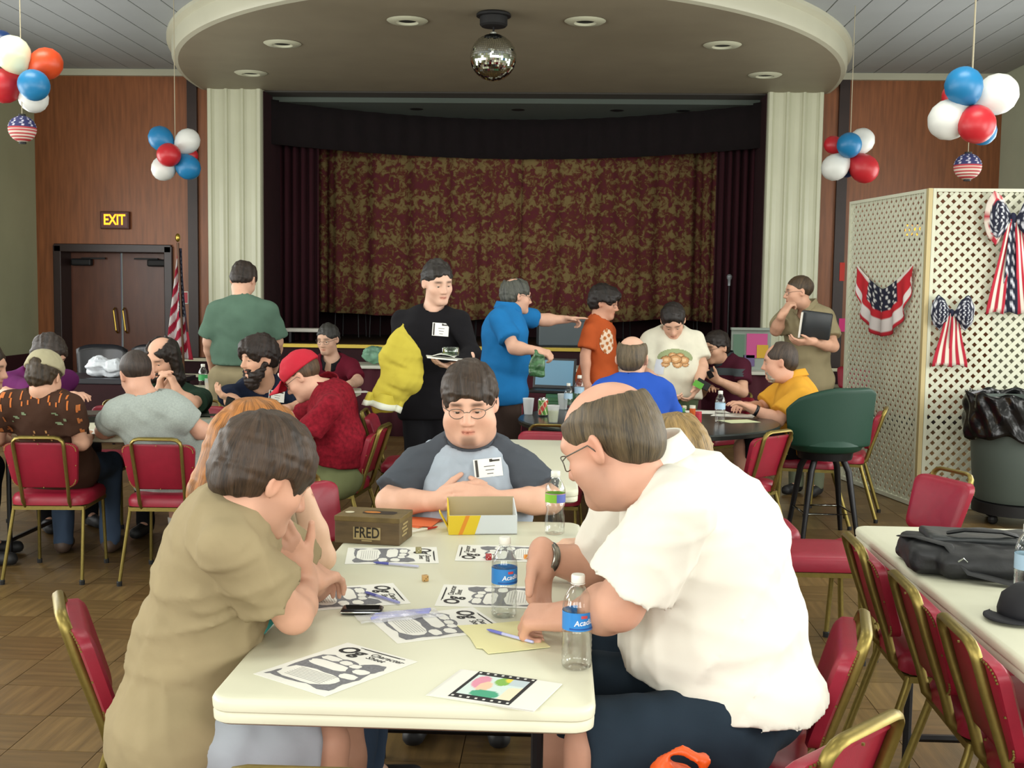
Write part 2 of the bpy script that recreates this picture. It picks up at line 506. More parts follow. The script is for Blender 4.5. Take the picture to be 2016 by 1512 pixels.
sbox('trim_7', cl1-.005, cl1+.012, YB-.02, YB+.52, HS, 3.94, maroon)  # dark lining added on both reveals to hide their lit wood
sbox('trim_8', cr0-.012, cr0+.005, YB-.02, YB+.52, HS, 3.94, maroon)
# fluted columns either side of the stage
def column(name, x0, x1):
    w = x1-x0; n = 3; pts = [(x0, YB+.1), (x0, YB-.10), (x0+.012, YB-.125), (x0+.05, YB-.125), (x0+.062, YB-.10)]
    fw_ = (w-.124-.05*2)/3
    u = x0+.062
    for i in range(n):
        for t in (.15, .5, .85): pts.append((u+fw_*t, YB-.085+.012*(1-abs(t-.5)*2)))
        u += fw_
        if i < n-1: pts += [(u, YB-.095), (u+.010, YB-.128), (u+.025, YB-.136), (u+.04, YB-.128), (u+.05, YB-.095)]; u += .05
    pts += [(x1-.062, YB-.10), (x1-.05, YB-.125), (x1-.012, YB-.125), (x1, YB-.10), (x1, YB+.1)]
    return struct(MB().prism(pts, HS-.12, ZS+.02).obj(name, cream))
column('column_left', cl0, cl1); column('column_right', cr0, cr1)

# round canopy over the dance floor
def canopy():
    b = MB(); n = 72; A, B = 3.75, 4.75
    prof = [(1.0, ZS), (1.012, ZS+.012), (1.017, ZS+.05), (1.017, ZS+.17), (1.03, ZS+.2), (1.03, ZC-.012)]
    rings = []
    for i in range(n+1):
        a = pi*i/n
        rings.append([b.bm.verts.new((CX-A*k*cos(a), YB-B*k*sin(a), z)) for k, z in prof])
    for i in range(n):
        for j in range(len(prof)-1): b.bm.faces.new((rings[i][j], rings[i+1][j], rings[i+1][j+1], rings[i][j+1]))
    return b, rings
b, rings = canopy()
can = struct(b.obj('canopy', fasc, sm=.6))
b = MB()
top = [b.bm.verts.new((CX-3.75*cos(pi*i/72), YB-4.75*sin(pi*i/72), ZS)) for i in range(73)]
b.bm.faces.new(top)
b.obj('soffit', soff, can)
for i, (px, py) in enumerate(((556, 85), (494, 143), (802, 40), (1152, 41), (1422, 88), (1506, 147))):
    p = onz(px, py, ZS)
    r = empty('downlight', p, 0, ('recessed round downlight in the canopy, ' + ('left outer one near the fascia', 'left inner one above the white column', 'left of the mirror ball motor', 'right of the mirror ball motor', 'right outer one near the fascia', 'right inner one above the white column')[i]), 'downlight', 'downlights in the round canopy')
    MB().lathe([(.085, -.004), (.10, -.022), (.16, -.018), (.185, -.003)], 24, cap=False).obj('trim_ring', cream, r, sm=.5)
    MB().lathe([(0, -.003), (.086, -.004)], 20).obj('recess_shade', black, r)  # flat black disc, painted as the shade inside the recess

# stage: floor, front, stairs, wings, valance
sbox('floor_stage', cl1-.6, cr0+.6, YB+.02, 18, HS-.2, HS, M('stage_floor', '3a2b1c', .5, var=.3, vs=6, stretch=(1, 8, 1)))
sbox('wall_stage_front', cl1-.02, cr0+.02, YB-.02, YB+.1, 0, HS-.03, maroon)
sbox('trim_6', cl1, cr0, YB-.06, YB+.1, HS-.03, HS+.012, M('brass_nosing', 'c2a949', .4, metal=.55))
stm = M('stair_carpet', '2a0f15', .9, var=.3, vs=20); nos = M('stair_nosing', 'd3d1b6', .4)
for i, (x0, x1) in enumerate(((-4.72, -3.75), (2.5, 3.5))):
    st = struct(empty('stairs_%s' % ('left', 'right')[i], ((x0+x1)/2, YB-.5, 0)))
    for k in range(4):
        z = HS*(4-k)/5
        MB().box((0, .33-.26*k, z/2), (x1-x0, .26, z)).obj('step', stm, st)
        MB().box((0, .20-.26*k, z-.015), (x1-x0, .03, .04), bev=.006).obj('nosing', nos, st)
sbox('wall_stage_wing_left', cl1-.5, cl1-.02, YB+.5, 18, HS, 3.95, maroon)
sbox('wall_stage_wing_right', cr0+.02, cr0+.5, YB+.5, 18, HS, 3.95, maroon)
sbox('wall_stage_back', cl1-.5, cr0+.5, 17.4, 17.6, HS, 3.95, maroon)
sbox('ceiling_stage', cl1-.5, cr0+.5, YB+.4, 17.6, 3.88, 3.95, M('stage_ceiling', '57605a', .8))
for px, wh in ((820, 'first from the left'), (1020, 'second from the left, near the middle'), (1215, 'third from the left'), (1345, 'last on the right')):
    p = ony(px, 199, 14.9); p[2] = 3.88
    r = empty('downlight', p, 0, None, 'downlight', 'dim downlights in the stage ceiling')
    r['label'] = 'small dim downlight in dark stage ceiling, '+wh
    MB().lathe([(0, -.004), (.07, -.006), (.09, -.001)], 14).obj('recess_shade', black, r)  # solid disc; its black colour stands for shade in the fitting
def val(u, v):
    x = lerp(cl1-.02, cr0+.02, u); t = (u-.5)*2
    y = 15.75-1.45*t*t
    return (x, y+.02*sin(u*150), 3.90-.55*v)
va = MB().grid(val, 150, 3).obj('valance', M('valance_cloth', '12070a', .95, var=.3, vs=8), sm=0)
tag(va, 'dark curved valance hanging from the ceiling above the stage curtain', 'valance'); thicken(va, .02)
for i, (u0, u1) in enumerate(((cl1-.02, -3.15), (1.98, cr0+.02))):
    def leg(u, v): return (lerp(u0, u1, u), 14.9+.05*sin(u*30), HS+.01+(3.9-HS-.02)*v)
    o = MB().grid(leg, 44, 2).obj('wing_curtain', M('wing_cloth', '39111c', .95, var=.25, vs=4, stretch=(6, 6, .5)), sm=0); thicken(o, .015)
    tag(o, ('plain dark maroon wing curtain between left white column and patterned curtain', 'plain dark maroon wing curtain between patterned curtain and right white column')[i], 'curtain', 'plain wing curtains')

# patterned stage curtain, two halves
cm = bpy.data.materials.new('curtain_brocade'); cm.use_nodes = True; nt = cm.node_tree; bs = nt.nodes['Principled BSDF']
N, L = nt.nodes.new, nt.links.new
tc = N('ShaderNodeTexCoord'); mp = N('ShaderNodeMapping'); L(tc.outputs['Object'], mp.inputs[0])
n1 = N('ShaderNodeTexNoise'); n1.inputs['Scale'].default_value = 13; n1.inputs['Detail'].default_value = 6; n1.inputs['Roughness'].default_value = .62; n1.inputs['Distortion'].default_value = .6; L(mp.outputs[0], n1.inputs[0])
wv = N('ShaderNodeTexWave'); wv.bands_direction = 'Z'; wv.inputs['Scale'].default_value = .62; wv.inputs['Distortion'].default_value = 1.5; wv.inputs['Detail Scale'].default_value = 2; L(mp.outputs[0], wv.inputs[0])
ad = N('ShaderNodeMath'); ad.operation = 'MULTIPLY_ADD'; ad.inputs[1].default_value = .08; L(wv.outputs['Fac'], ad.inputs[0]); L(n1.outputs[0], ad.inputs[2])
cr = N('ShaderNodeValToRGB'); e = cr.color_ramp.elements
e[0].position = .44; e[0].color = hexc('64242e'); e[1].position = .63; e[1].color = hexc('857247')
x = cr.color_ramp.elements.new(.53); x.color = hexc('63301f')
L(ad.outputs[0], cr.inputs[0]); L(cr.outputs[0], bs.inputs['Base Color']); bs.inputs['Roughness'].default_value = .9
x0c, x1c = ony(601, 450, 16)[0], ony(1421, 450, 16)[0]; xm = ony(1024, 450, 16)[0]
for i, (a, c) in enumerate(((x0c, xm+.02), (xm-.02, x1c))):
    def cur(u, v):
        x = lerp(a, c, u); edge = min(1, abs(u-(0 if i == 0 else 1))*5)
        f = (.05*sin(x*10.5)+.03*sin(x*23+1.3)) + (1-edge)*.05*sin(x*55)
        z = lerp(1.165, 3.879, v) - .03*sin(x*3.1)*(1-v) - (.12*(1-min(1, abs(x-a)/1.0))*(-1 if i == 0 else 0))*(1-v)
        return (x, 16+.02*(i)+f*(.5+.5*(1-v)), z)
    o = MB().grid(cur, 150, 8).obj('stage_curtain', cm, sm=0); thicken(o, .012)
    tag(o, ('left half of the tan and dark red patterned stage curtain', 'right half of the tan and dark red patterned stage curtain')[i], 'curtain', 'patterned stage curtains')

# door_1 in the left panel wall
d = struct(empty('door_1', ((dl0+dl1)/2, YB, 0))); w = dl1-dl0
fr = M('door_frame', '2b1d1c', .4, var=.2)
for s in (-1, 1): MB().box((s*(w/2-.04), .13, dz/2), (.1, .36, dz), bev=.008).obj('door_frame', fr, d)
MB().box((0, .13, dz-.03), (w, .36, .1), bev=.008).obj('door_frame', fr, d)
doorw = M('door_wood', '5d3422', .38, var=.3, vs=2.5, stretch=(6, 6, 1))
for s in (-1, 1):
    lf = MB().box((s*(w/4-.03), .27, (dz-.08)/2+.01), (w/2-.085, .045, dz-.1), bev=.004).obj('door_leaf', doorw, d)
    MB().box((s*(w/2-.25), .2, dz-.2), (.26, .09, .09), bev=.02).box((s*(w/2-.4), .2, dz-.15), (.3, .03, .02)).obj('door_closer', black, lf)
    MB().tube([(s*.06-.02, .22, 1.28), (s*.06-.02, .17, 1.25), (s*.06+.01, .17, 1.0), (s*.06+.01, .22, .97)], .012).obj('door_handle', brass, lf)

# exit sign
def exit_sign(p, lab, sx=1):
    r = empty('exit_sign', p, 0, lab, 'exit sign')
    MB().box((0, -.03, 0), (.36, .06, .215), bev=.008).obj('housing', M('exit_housing', '4a1f14', .5), r)
    MB().box((0, -.0615, 0), (.325, .006, .175)).obj('face', M('exit_face', '5a1a0c', .4), r)
    me = text_mesh('EXIT', .178, spacing=.95, bold=.004); me.materials.append(M('exit_letters', 'ff8a18', .5, emit=1.7))
    me.transform(Matrix.Translation((0, -.066, 0)) @ Matrix.Rotation(pi/2, 4, 'X') @ Matrix.Diagonal((.78, 1, 1, 1)))
    mesh_obj('lettering', me, None, r)
p = ony(229, 434, YB); exit_sign(p, 'glowing orange EXIT sign on wood panelling above the double doors')
p = ony(1800, 455, YB); exit_sign(p, 'glowing orange EXIT sign seen through the lattice on the right')
p = ony(366, 586, YB)
r = empty('alarm_plate', (p[0], YB, p[2]), 0, 'small red plate with white border on wall beside the flag', 'sign')
MB().box((0, -.01, 0), (.075, .02, .155), bev=.004).obj('border', M('white_paint', 'd8d5cc', .5), r)
MB().box((0, -.021, 0), (.055, .006, .13)).obj('plate', M('sign_red', 'a51a2c', .45), r)

# fittings made up for the added overhead lights, out of view
for i, (x, y) in enumerate(FILL_LAMPS):
    r = struct(empty('added_lamp', (x, y, ZC-.012)))
    MB().box((0, 0, -.03), (1.2, .6, .05), bev=.01).obj('housing', cream, r)
    MB().box((0, 0, -.06), (1.1, .5, .012)).obj('diffuser', M('fill_diffuser', 'f0f0e0', .5), r)
# ================================================================== furniture
red = M('red_vinyl', '8c1a30', .4, var=.1, vs=30, bump=.04, bs=220)
redp = M('red_vinyl_piping', '7a1428', .35)
rub = M('black_rubber', '121212', .7)
tabm = M('table_laminate', 'd3d3bd', .42, var=.03, vs=3)
tabe = M('table_edge', 'c9c8b8', .5)
legm = M('black_metal', '141316', .4, metal=.3)

# banquet chair facing +Y: a prototype, then copies
def chair_proto():
    r = empty('banquet_chair')
    b = MB()                                                  # seat cushion
    pr = rrect(.40, .40, .07, 5)
    rings = []
    for z, k in ((.395, .93), (.40, 1.0), (.43, 1.01), (.452, .96), (.462, .86), (.466, .5)):
        rings.append([b.bm.verts.new((x*k, y*k+.02, z)) for x, y in pr])
    n = len(pr)
    for A, B in zip(rings, rings[1:]):
        for i in range(n): b.bm.faces.new((A[i], A[(i+1) % n], B[(i+1) % n], B[i]))
    b.bm.faces.new(rings[-1]); b.bm.faces.new(rings[0][::-1])
    b.obj('seat', red, r, sm=.9)
    # back pad: a tapered rounded slab leaning back
    def padpt(u, v, d):                                        # u across, v up
        w = lerp(.325, .385, v); z = lerp(.50, .745, v)
        return (u*w/2, -.185-.075*v-.02*(1-u*u)+d, z)
    b = MB(); out = [(x/.19, (y+.155)/.31) for x, y in rrect(.38, .31, .05, 4)]
    rings = []
    for d, k in ((-.019, .95), (-.016, 1.0), (.010, 1.0), (.020, .94), (.025, .8), (.027, .4)):
        rings.append([b.bm.verts.new(padpt(u*k, .5+(v-.5)*k, d)) for u, v in out])
    n = len(out)
    for A, B in zip(rings, rings[1:]):
        for i in range(n): b.bm.faces.new((A[i], A[(i+1) % n], B[(i+1) % n], B[i]))
    b.bm.faces.new(rings[-1]); b.bm.faces.new(rings[0][::-1])
    bk = b.obj('backrest', red, r, sm=.9)
    b = MB()                                                   # upholstery nails round the back of the pad
    for i in range(n):
        for t in (0, .5):
            u = lerp(out[i][0], out[(i+1) % n][0], t); v = lerp(out[i][1], out[(i+1) % n][1], t)
            p = padpt(u*.97, .5+(v-.5)*.97, -.018); b.box(p, (.005, .005, .005))
    o = b.obj('upholstery_nails', gold, bk); o['kind'] = 'stuff'
    # hoop that carries the back and runs under the seat
    P = []
    for s in (1, -1):
        q = [(s*.118, .15, .385), (s*.118, -.10, .385), (s*.118, -.165, .395), (s*.119, -.195, .425), (s*.121, -.215, .50), (s*.126, -.27, .66), (s*.128, -.293, .735)]
        a = [(s*.124, -.300, .757), (s*.108, -.305, .772), (s*.085, -.307, .777)]
        P += (q+a) if s == 1 else (q+a)[::-1]
    MB().tube(P, .0125, 8, flat=(.75, 1.15)).obj('back_frame', gold, r, sm=.8)
    b = MB()                                                   # seat frame
    for s in (1, -1): b.box((s*.182, .02, .385), (.018, .36, .02))
    b.box((0, -.165, .385), (.37, .018, .02)).box((0, .19, .385), (.37, .018, .02))
    b.obj('seat_frame', gold, r)
    for sx in (1, -1):
        for f in (0, 1):
            if f: a, c = (sx*.175, .185, .385), (sx*.185, .205, .012)
            else: a, c = (sx*.18, -.16, .39), (sx*.205, -.275, .012)
            lg = MB().tube([a, (lerp(a[0], c[0], .1), lerp(a[1], c[1], .06), .36), c], .0115, 8, flat=(1.15, .8)).obj('leg', gold, r, sm=.8)
            MB().lathe([(.014, 0), (.015, .02), (.012, .026)], 8, (c[0], c[1], 0)).obj('foot', rub, lg)
    return r
CH = chair_proto(); ch_used = False
def chair(x, y, head, label, group='red banquet chairs'):
    """head: direction the sitter faces, degrees clockwise from +Y"""
    global ch_used
    o = CH if not ch_used else copy_tree(CH); ch_used = True
    o.location = (x, y, 0); o.rotation_euler = (0, 0, -radians(head))
    return tag(o, label, 'chair', group)

# folding tables; origin at the centre
def table(name, x0, x1, y0, y1, label, z=.745, group='pale rectangular folding tables', mat=None, em=None, lx=True):
    w, d = x1-x0, y1-y0
    r = empty(name, ((x0+x1)/2, (y0+y1)/2, 0), 0, label, 'table', group)
    b = MB(); th = .056
    prof = [(-.012, z-th), (-.003, z-th+.006), (-.002, z-.034), (-.004, z-.031), (-.004, z-.029), (-.001, z-.026), (0, z-.010), (-.004, z-.003), (-.012, z)]
    rings = []
    for o, zz in prof:
        rings.append([b.bm.verts.new((x, y, zz)) for x, y in rrect(w+2*o, d+2*o, .05+o, 6)])
    n = len(rings[0])
    for A, B in zip(rings, rings[1:]):
        for i in range(n): b.bm.faces.new((A[i], A[(i+1) % n], B[(i+1) % n], B[i]))
    b.bm.faces.new(rings[0][::-1])
    f = b.bm.faces.new(rings[-1])
    b.obj('tabletop', mat or tabm, r, sm=.7)
    lo = d > w
    for s in (-1, 1):
        cx_, cy_ = (0, s*(d/2-.33)) if lo else (s*(w/2-.33), 0)
        hw = (min(w, d)/2-.12)
        fr_ = MB()
        e = (1, 0) if lo else (0, 1)
        pts = [(cx_-e[0]*hw, cy_-e[1]*hw, .10), (cx_+e[0]*hw, cy_+e[1]*hw, .10)]
        fr_.tube(pts, .013, 6)
        fr_.obj('leg_brace', legm, r, sm=.7)
        MB().box((cx_, cy_, z-th-.02), (e[0]*hw*2+.03, e[1]*hw*2+.03, .03)).obj('leg_mount', legm, r)
        for q in (-1, 1):
            MB().tube([(cx_+e[0]*hw*q, cy_+e[1]*hw*q, z-th-.005), (cx_+e[0]*hw*q, cy_+e[1]*hw*q, 0.0)], .014, 8).obj('leg', legm, r, sm=.7)
    return r
T = .745
table('folding_table', -.69, .085, 2.185, 4.015, 'nearest pale folding table, strewn with printed sheets and bottles')
table('folding_table', -.67, .09, 4.66, 6.26, 'bare pale folding table directly behind the man in raglan shirt')
table('folding_table', 1.055, 1.82, 2.20, 4.07, 'pale folding table at right with a black bag on it')
table('folding_table', -3.45, -1.62, 6.2, 7.05, 'pale folding table at left between men in grey and green')
table('folding_table', -5.32, -3.49, 6.2, 7.05, 'pale folding table at the left edge in front of the cap wearer')
table('folding_table', -3.3, -1.62, 8.6, 9.36, 'pale folding table in front of the man in maroon shirt and black tee')
table('folding_table', -.1, .72, 8.75, 9.5, 'small folding table with green edge under the open laptop', mat=M('green_table', '3f6f4a', .5))

# round dark table
r = empty('round_table', (.58, 7.38, 0), 0, 'round black table with cups, can and papers', 'table')
b = MB().lathe([(0, .705), (.80, .705), (.835, .712), (.84, .735), (.832, .744), (.80, .746), (0, .746)], 48)
b.obj('tabletop', M('black_laminate', '1d2220', .28, var=.1, vs=5), r, sm=.5)
MB().lathe([(.045, .06), (.04, .3), (.045, .70)], 16).obj('pedestal', legm, r, sm=.6)
for k in range(4):
    a = k*pi/2+.6
    MB().tube([(.03*cos(a), .03*sin(a), .12), (.25*cos(a), .25*sin(a), .07), (.42*cos(a), .42*sin(a), .015)], .02, 8).obj('foot', legm, r, sm=.7)
# dark table by the door
r = empty('side_table', (-4.15, 10.22, 0), 0, 'dark table against the left holding a white plastic bag', 'table')
MB().box((0, 0, .715), (1.5, .7, .05), bev=.01).obj('tabletop', M('dark_laminate', '22222a', .3), r)
for sx in (-1, 1):
    for sy in (-1, 1): MB().box((sx*.68, sy*.3, .345), (.04, .04, .69)).obj('leg', legm, r)
MB().box((0, -.33, .5), (1.4, .02, .38)).obj('skirt', maroon, r)
# long tables in front of the stage
for x0, x1, lab in ((-2.6, -.9, 'white topped table with dark skirt in front of stage, left of black shirted man'), (-.5, .95, 'white topped table with dark skirt in front of stage, behind the boy in orange'), (1.15, 2.35, 'white topped table with dark skirt in front of stage, beside the poster rack')):
    r = empty('skirted_table', ((x0+x1)/2, 12.3, 0), 0, lab, 'table', 'skirted tables along the stage')
    MB().box((0, 0, .735), (x1-x0, .6, .035), bev=.008).obj('tabletop', M('white_top', 'c9cabf', .45), r)
    def sk(u, v): return ((u-.5)*(x1-x0-.04), -.27+.012*sin(u*(x1-x0)*40), .715*v)
    o = MB().grid(sk, 60, 1).obj('skirt', M('skirt_cloth', '431421', .9), r, sm=0); thicken(o, .006)

# chairs -----------------------------------------------------------
chair(-.95, 2.86, 64, 'red banquet chair under the man in tan tee at the left')
chair(.45, 2.80, -77, 'red banquet chair under the man in white polo')
chair(-.33, 4.36, 180, 'red banquet chair under the man in grey raglan shirt')
chair(-.86, 4.50, 128, 'empty red banquet chair left of the raglan shirt man, turned to camera')
chair(-.80, 3.38, 90, 'red banquet chair under the red haired person')
chair(-2.08, 6.05, -3, 'red banquet chair seen from behind under the man in grey tee')
chair(-2.70, 6.03, -5, 'red banquet chair seen from behind under the cap wearer in brown')
chair(-1.30, 6.56, -84, 'red banquet chair under the man in red cap')
chair(-.95, 7.33, 88, 'empty red banquet chair under the hem of the yellow pillow')
chair(-2.98, 7.36, 180, 'empty red banquet chair facing camera beyond the table, left of grey tee man')
chair(-2.5, 7.46, 190, 'red banquet chair under the balding man in green shirt')
chair(-1.86, 7.40, 195, 'red banquet chair under the bearded man in navy')
chair(-3.45, 7.5, 170, 'red banquet chair under the man in purple shirt')
chair(-.06, 6.36, 184, 'empty red banquet chair tucked between pale table and round black table')
chair(-.38, 8.1, 165, 'empty red banquet chair left of the round table behind the cups')
chair(.42, 6.2, 0, 'red banquet chair under the balding man in royal blue')
chair(1.06, 6.80, -44, 'empty red banquet chair in front of the round table, back towards camera')
chair(1.72, 7.86, -80, 'red banquet chair under the man in yellow polo')
chair(2.0, 8.15, -72, 'empty red banquet chair by the lattice, behind the green stool')
chair(1.22, 9.0, 230, 'red banquet chair under the man in maroon polo at right')
chair(-1.94, 9.6, 180, 'red banquet chair under the man in maroon shirt behind skirted table')
chair(1.50, 5.08, 250, 'empty red banquet chair at the far end of the right table')
chair(1.26, 3.66, 92, 'farthest empty red banquet chair tucked along the right table')
chair(1.265, 3.14, 92, 'middle empty red banquet chair tucked along the right table')
chair(1.26, 2.70, 92, 'nearest empty red banquet chair tucked along the right table')
chair(1.10, 4.97, 90, 'empty red banquet chair past white polo man, its seat in view')
chair(.93, 5.5, 90, 'empty red banquet chair farther back, only seat corner beside white polo man')
chair(.355, 2.265, -46, 'empty red banquet chair at bottom edge, nearest to the camera, right of table end')
chair(-.41, 2.085, 0, 'empty red banquet chair at the near end of table, only hoop top in view')
chair(.36, 3.44, -90, 'red banquet chair under the fair haired person behind white polo man')
chair(3.3, 13.0, 200, 'empty red banquet chair between stage stairs and lattice')
chair(-3.68, 6.05, 60, 'red banquet chair at the left edge of the picture')

# two black padded chairs by the doors
def black_chair(x, y, head, lab):
    r = empty('padded_chair', (x, y, 0), -radians(head), lab, 'chair', 'black padded chairs by the doors')
    lt = M('black_leather', '121218', .28, bump=.03, bs=60)
    MB().box((0, .02, .43), (.48, .46, .1), bev=.035, seg=3).obj('seat', lt, r, sm=.9)
    def bk(u, v):
        return ((u-.5)*lerp(.44, .50, v), -.22-.06*v-.05*(1-(2*u-1)**2), .5+.46*v-.05*(2*u-1)**4*v)
    o = MB().grid(bk, 12, 8).obj('backrest', lt, r, sm=0); thicken(o, .045)
    for sx in (-1, 1):
        MB().tube([(sx*.2, -.2, .42), (sx*.22, -.26, 0)], .014, 6).obj('leg', legm, r)
        MB().tube([(sx*.2, .2, .42), (sx*.21, .22, 0)], .014, 6).obj('leg', legm, r)
        MB().tube([(sx*.2, -.2, .42), (sx*.2, -.27, .7)], .014, 6).obj('back_post', legm, r)
p = W(180, 715, 11.3); black_chair(p[0], p[1]+.1, 170, 'black leather padded chair by the doors, left one above white bag')
p = W(232, 712, 11.35); black_chair(p[0]+.1, p[1]+.15, 200, 'black leather padded chair by the doors, right one beside white bag')

# green bar stool
sc_ = onz(1628, 1040, 0)
r = empty('bar_stool', (1.73, 7.42, 0), radians(4), 'dark green padded bar stool with black legs and chrome foot ring', 'stool')
gv = M('green_vinyl', '0d3628', .55, bump=.03, bs=80)
def bk(u, v):
    a = lerp(-1.0, 1.0, u); z = .60+.38*v-(.15*max(0, .52-u)**1.5*2+.10*max(0, abs(a)-.7))*v
    R = .262+.03*v
    return (R*1.02*sin(a*1.15)*1.0, -R*cos(a*1.15)*.78+.02, z)
o = MB().grid(bk, 20, 12).obj('backrest', gv, r, sm=0); thicken(o, .06)
md = o.modifiers.new('b', 'BEVEL'); md.width = .025; md.segments = 3; md.limit_method = 'ANGLE'
MB().lathe([(0, .56), (.19, .56), (.225, .575), (.24, .61), (.22, .645), (.15, .66), (0, .662)], 28).obj('seat', gv, r, sm=.8)
MB().lathe([(.03, .50), (.17, .51), (.18, .558), (.0, .558)], 20).obj('swivel', legm, r, sm=.5)
for k in range(4):
    a = pi/4+k*pi/2
    MB().tube([(.12*cos(a), .12*sin(a), .53), (.17*cos(a), .17*sin(a), .44), (.25*cos(a), .25*sin(a), .0)], [.02, .021, .015], 10).obj('leg', legm, r, sm=.8)
q = .212
MB().tube([(q*cos(a+pi/4)*1.05, q*sin(a+pi/4)*1.05, .17) for a in (0, pi/2, pi, 3*pi/2)], .011, 8, closed=True).obj('foot_ring', chrome, r, sm=.8)

# white lattice partition: three panels, every slat a piece
lat = M('lattice_white', 'c9cbb8', .55, var=.04, vs=4); lath = M('lattice_post', 'b9a97c', .55)
def clip_slat(w, h, c, sgn):
    """ends of the 45 degree line v = sgn*u + c inside the rectangle"""
    pts = []
    for u in (-w/2, w/2):
        v = sgn*u+c
        if 0 <= v <= h: pts.append((u, v))
    for v in (0, h):
        u = (v-c)*sgn
        if -w/2 < u < w/2: pts.append((u, v))
    return pts[:2] if len(pts) >= 2 else None
H_L = 2.34
slat_me = {}
def lattice_panel(parent, a, b_):
    a = Vector((a[0], a[1], 0)); b_ = Vector((b_[0], b_[1], 0)); w = (b_-a).length; ang = atan2(b_.y-a.y, b_.x-a.x)
    pn = empty('panel', ((a+b_)/2 - parent.location), 0); pn.parent = parent; pn.rotation_euler = (0, 0, ang)
    for s in (-1, 1): MB().box((s*(w/2-.012), 0, H_L/2), (.024, .035, H_L)).obj('frame', lat, pn)
    for z in (.02, H_L-.012): MB().box((0, 0, z), (w-.05, .035, .03 if z < 1 else .024)).obj('frame', lat, pn)
    pit = .0765; sw = .0275
    iw, ih = w-.04, H_L-.05
    for sgn in (1, -1):
        c = -iw/2 if sgn > 0 else iw/2-iw
        cc = np.arange(-iw, ih+iw, pit)
        for c in cc:
            q = clip_slat(iw, ih, c, sgn)
            if not q: continue
            L_ = math.hypot(q[1][0]-q[0][0], q[1][1]-q[0][1])
            if L_ < .06: continue
            key = round(L_, 2)
            if key not in slat_me:
                me = MB().box((0, 0, 0), (L_, .0045, sw)).mesh('slat'); me.materials.append(lat); slat_me[key] = me
            o = bpy.data.objects.new('slat', slat_me[key]); COL.objects.link(o); o.parent = pn
            o.location = ((q[0][0]+q[1][0])/2, -.0025*sgn, .025+(q[0][1]+q[1][1])/2)
            o.rotation_euler = (0, -atan2(q[1][1]-q[0][1], q[1][0]-q[0][0]), 0)
    return pn
LC = (2.66, 8.47)
r = empty('lattice_partition', (LC[0], LC[1], 0), 0, 'white criss-cross lattice screen standing at the right', 'partition')
lattice_panel(r, (2.42, 9.75), (LC[0]+.0, LC[1]+.04))
lattice_panel(r, (LC[0]+.02, LC[1]), (LC[0]+1.24, LC[1]-.04))
lattice_panel(r, (LC[0]+1.25, LC[1]-.04), (LC[0]+2.4, LC[1]-.05))
MB().box((0, 0, H_L/2), (.03, .05, H_L)).obj('corner_post', lath, r)

# rubbish barrel
r = empty('rubbish_barrel', (3.20, 8.02, 0), 0, 'dark green grey rubbish barrel with black bag liner by lattice', 'barrel')
MB().lathe([(.27, .16), (.285, .2), (.31, .5), (.325, .84), (.34, .85), (.34, .87), (.30, .87), (.28, .2)], 32, cap=True).obj('barrel', M('barrel_plastic', '4a544f', .55), r, sm=.6)
MB().lathe([(.25, .07), (.29, .075), (.29, .15), (.25, .155)], 24).obj('dolly', black, r, sm=.5)
for k in range(4):
    a = k*pi/2+.5; MB().ball((.22*cos(a), .22*sin(a), .035), (.035, .025, .035), 10).obj('caster', black, r)
def bag(u, v):
    a = u*2*pi; R = .352+.012*sin(a*9+v*5)+.01*sin(a*17-v*9)+.012*v
    return (R*cos(a), R*sin(a), .905-.30*v+.018*sin(a*5)*v+.012*sin(a*11))
b = MB().grid(bag, 96, 12)
o = b.obj('bag_liner', M('black_bag', '0c0c0e', .22, bump=.15, bs=25), r, sm=0); thicken(o, .004)
# ================================================================== people
from mathutils.bvhtree import BVHTree
def heading(h): h = radians(h); return V(sin(h), cos(h), 0), V(cos(h), -sin(h), 0)
SKIN = M('skin', 'd9a88c', .5, attr='tone', var=.06, vs=25, spec=.35)
EYE = M('eye', 'e8e4dc', .15, attr='tone')
def cloth(name, col, **k):
    d = dict(rough=.88, var=.10, vs=9, bump=.12, bs=26, spec=.2); d.update(k)
    return M(name, col, **d)
def hairmat(name, col, s=1):
    if name in MATS: return MATS[name]
    mt = bpy.data.materials.new(name); mt.use_nodes = True; nt = mt.node_tree; b = nt.nodes['Principled BSDF']; N, L = nt.nodes.new, nt.links.new
    c = hexc(col); a = N('ShaderNodeAttribute'); a.attribute_name = 'strand'
    n = N('ShaderNodeTexNoise'); n.inputs['Scale'].default_value = 1.0; n.inputs['Detail'].default_value = 3; L(a.outputs['Vector'], n.inputs[0])
    n2 = N('ShaderNodeTexNoise'); n2.inputs['Scale'].default_value = .16; n2.inputs['Detail'].default_value = 3; L(a.outputs['Vector'], n2.inputs[0])
    ad = N('ShaderNodeMath'); ad.operation = 'ADD'; L(n.outputs[0], ad.inputs[0]); L(n2.outputs[0], ad.inputs[1])
    cr = N('ShaderNodeValToRGB'); e = cr.color_ramp.elements
    e[0].position = .72/2; e[0].color = (c[0]*.35, c[1]*.35, c[2]*.35, 1); e[1].position = 1.36/2; e[1].color = (min(1, c[0]*2.1), min(1, c[1]*2.0), min(1, c[2]*1.8), 1)
    h = N('ShaderNodeMath'); h.operation = 'MULTIPLY'; h.inputs[1].default_value = .5; L(ad.outputs[0], h.inputs[0]); L(h.outputs[0], cr.inputs[0]); L(cr.outputs[0], b.inputs['Base Color'])
    bp = N('ShaderNodeBump'); bp.inputs['Strength'].default_value = .55; bp.inputs['Distance'].default_value = .004; L(n.outputs[0], bp.inputs['Height']); L(bp.outputs[0], b.inputs['Normal'])
    b.inputs['Roughness'].default_value = .5; b.inputs['Specular IOR Level'].default_value = .35
    MATS[name] = mt; return mt
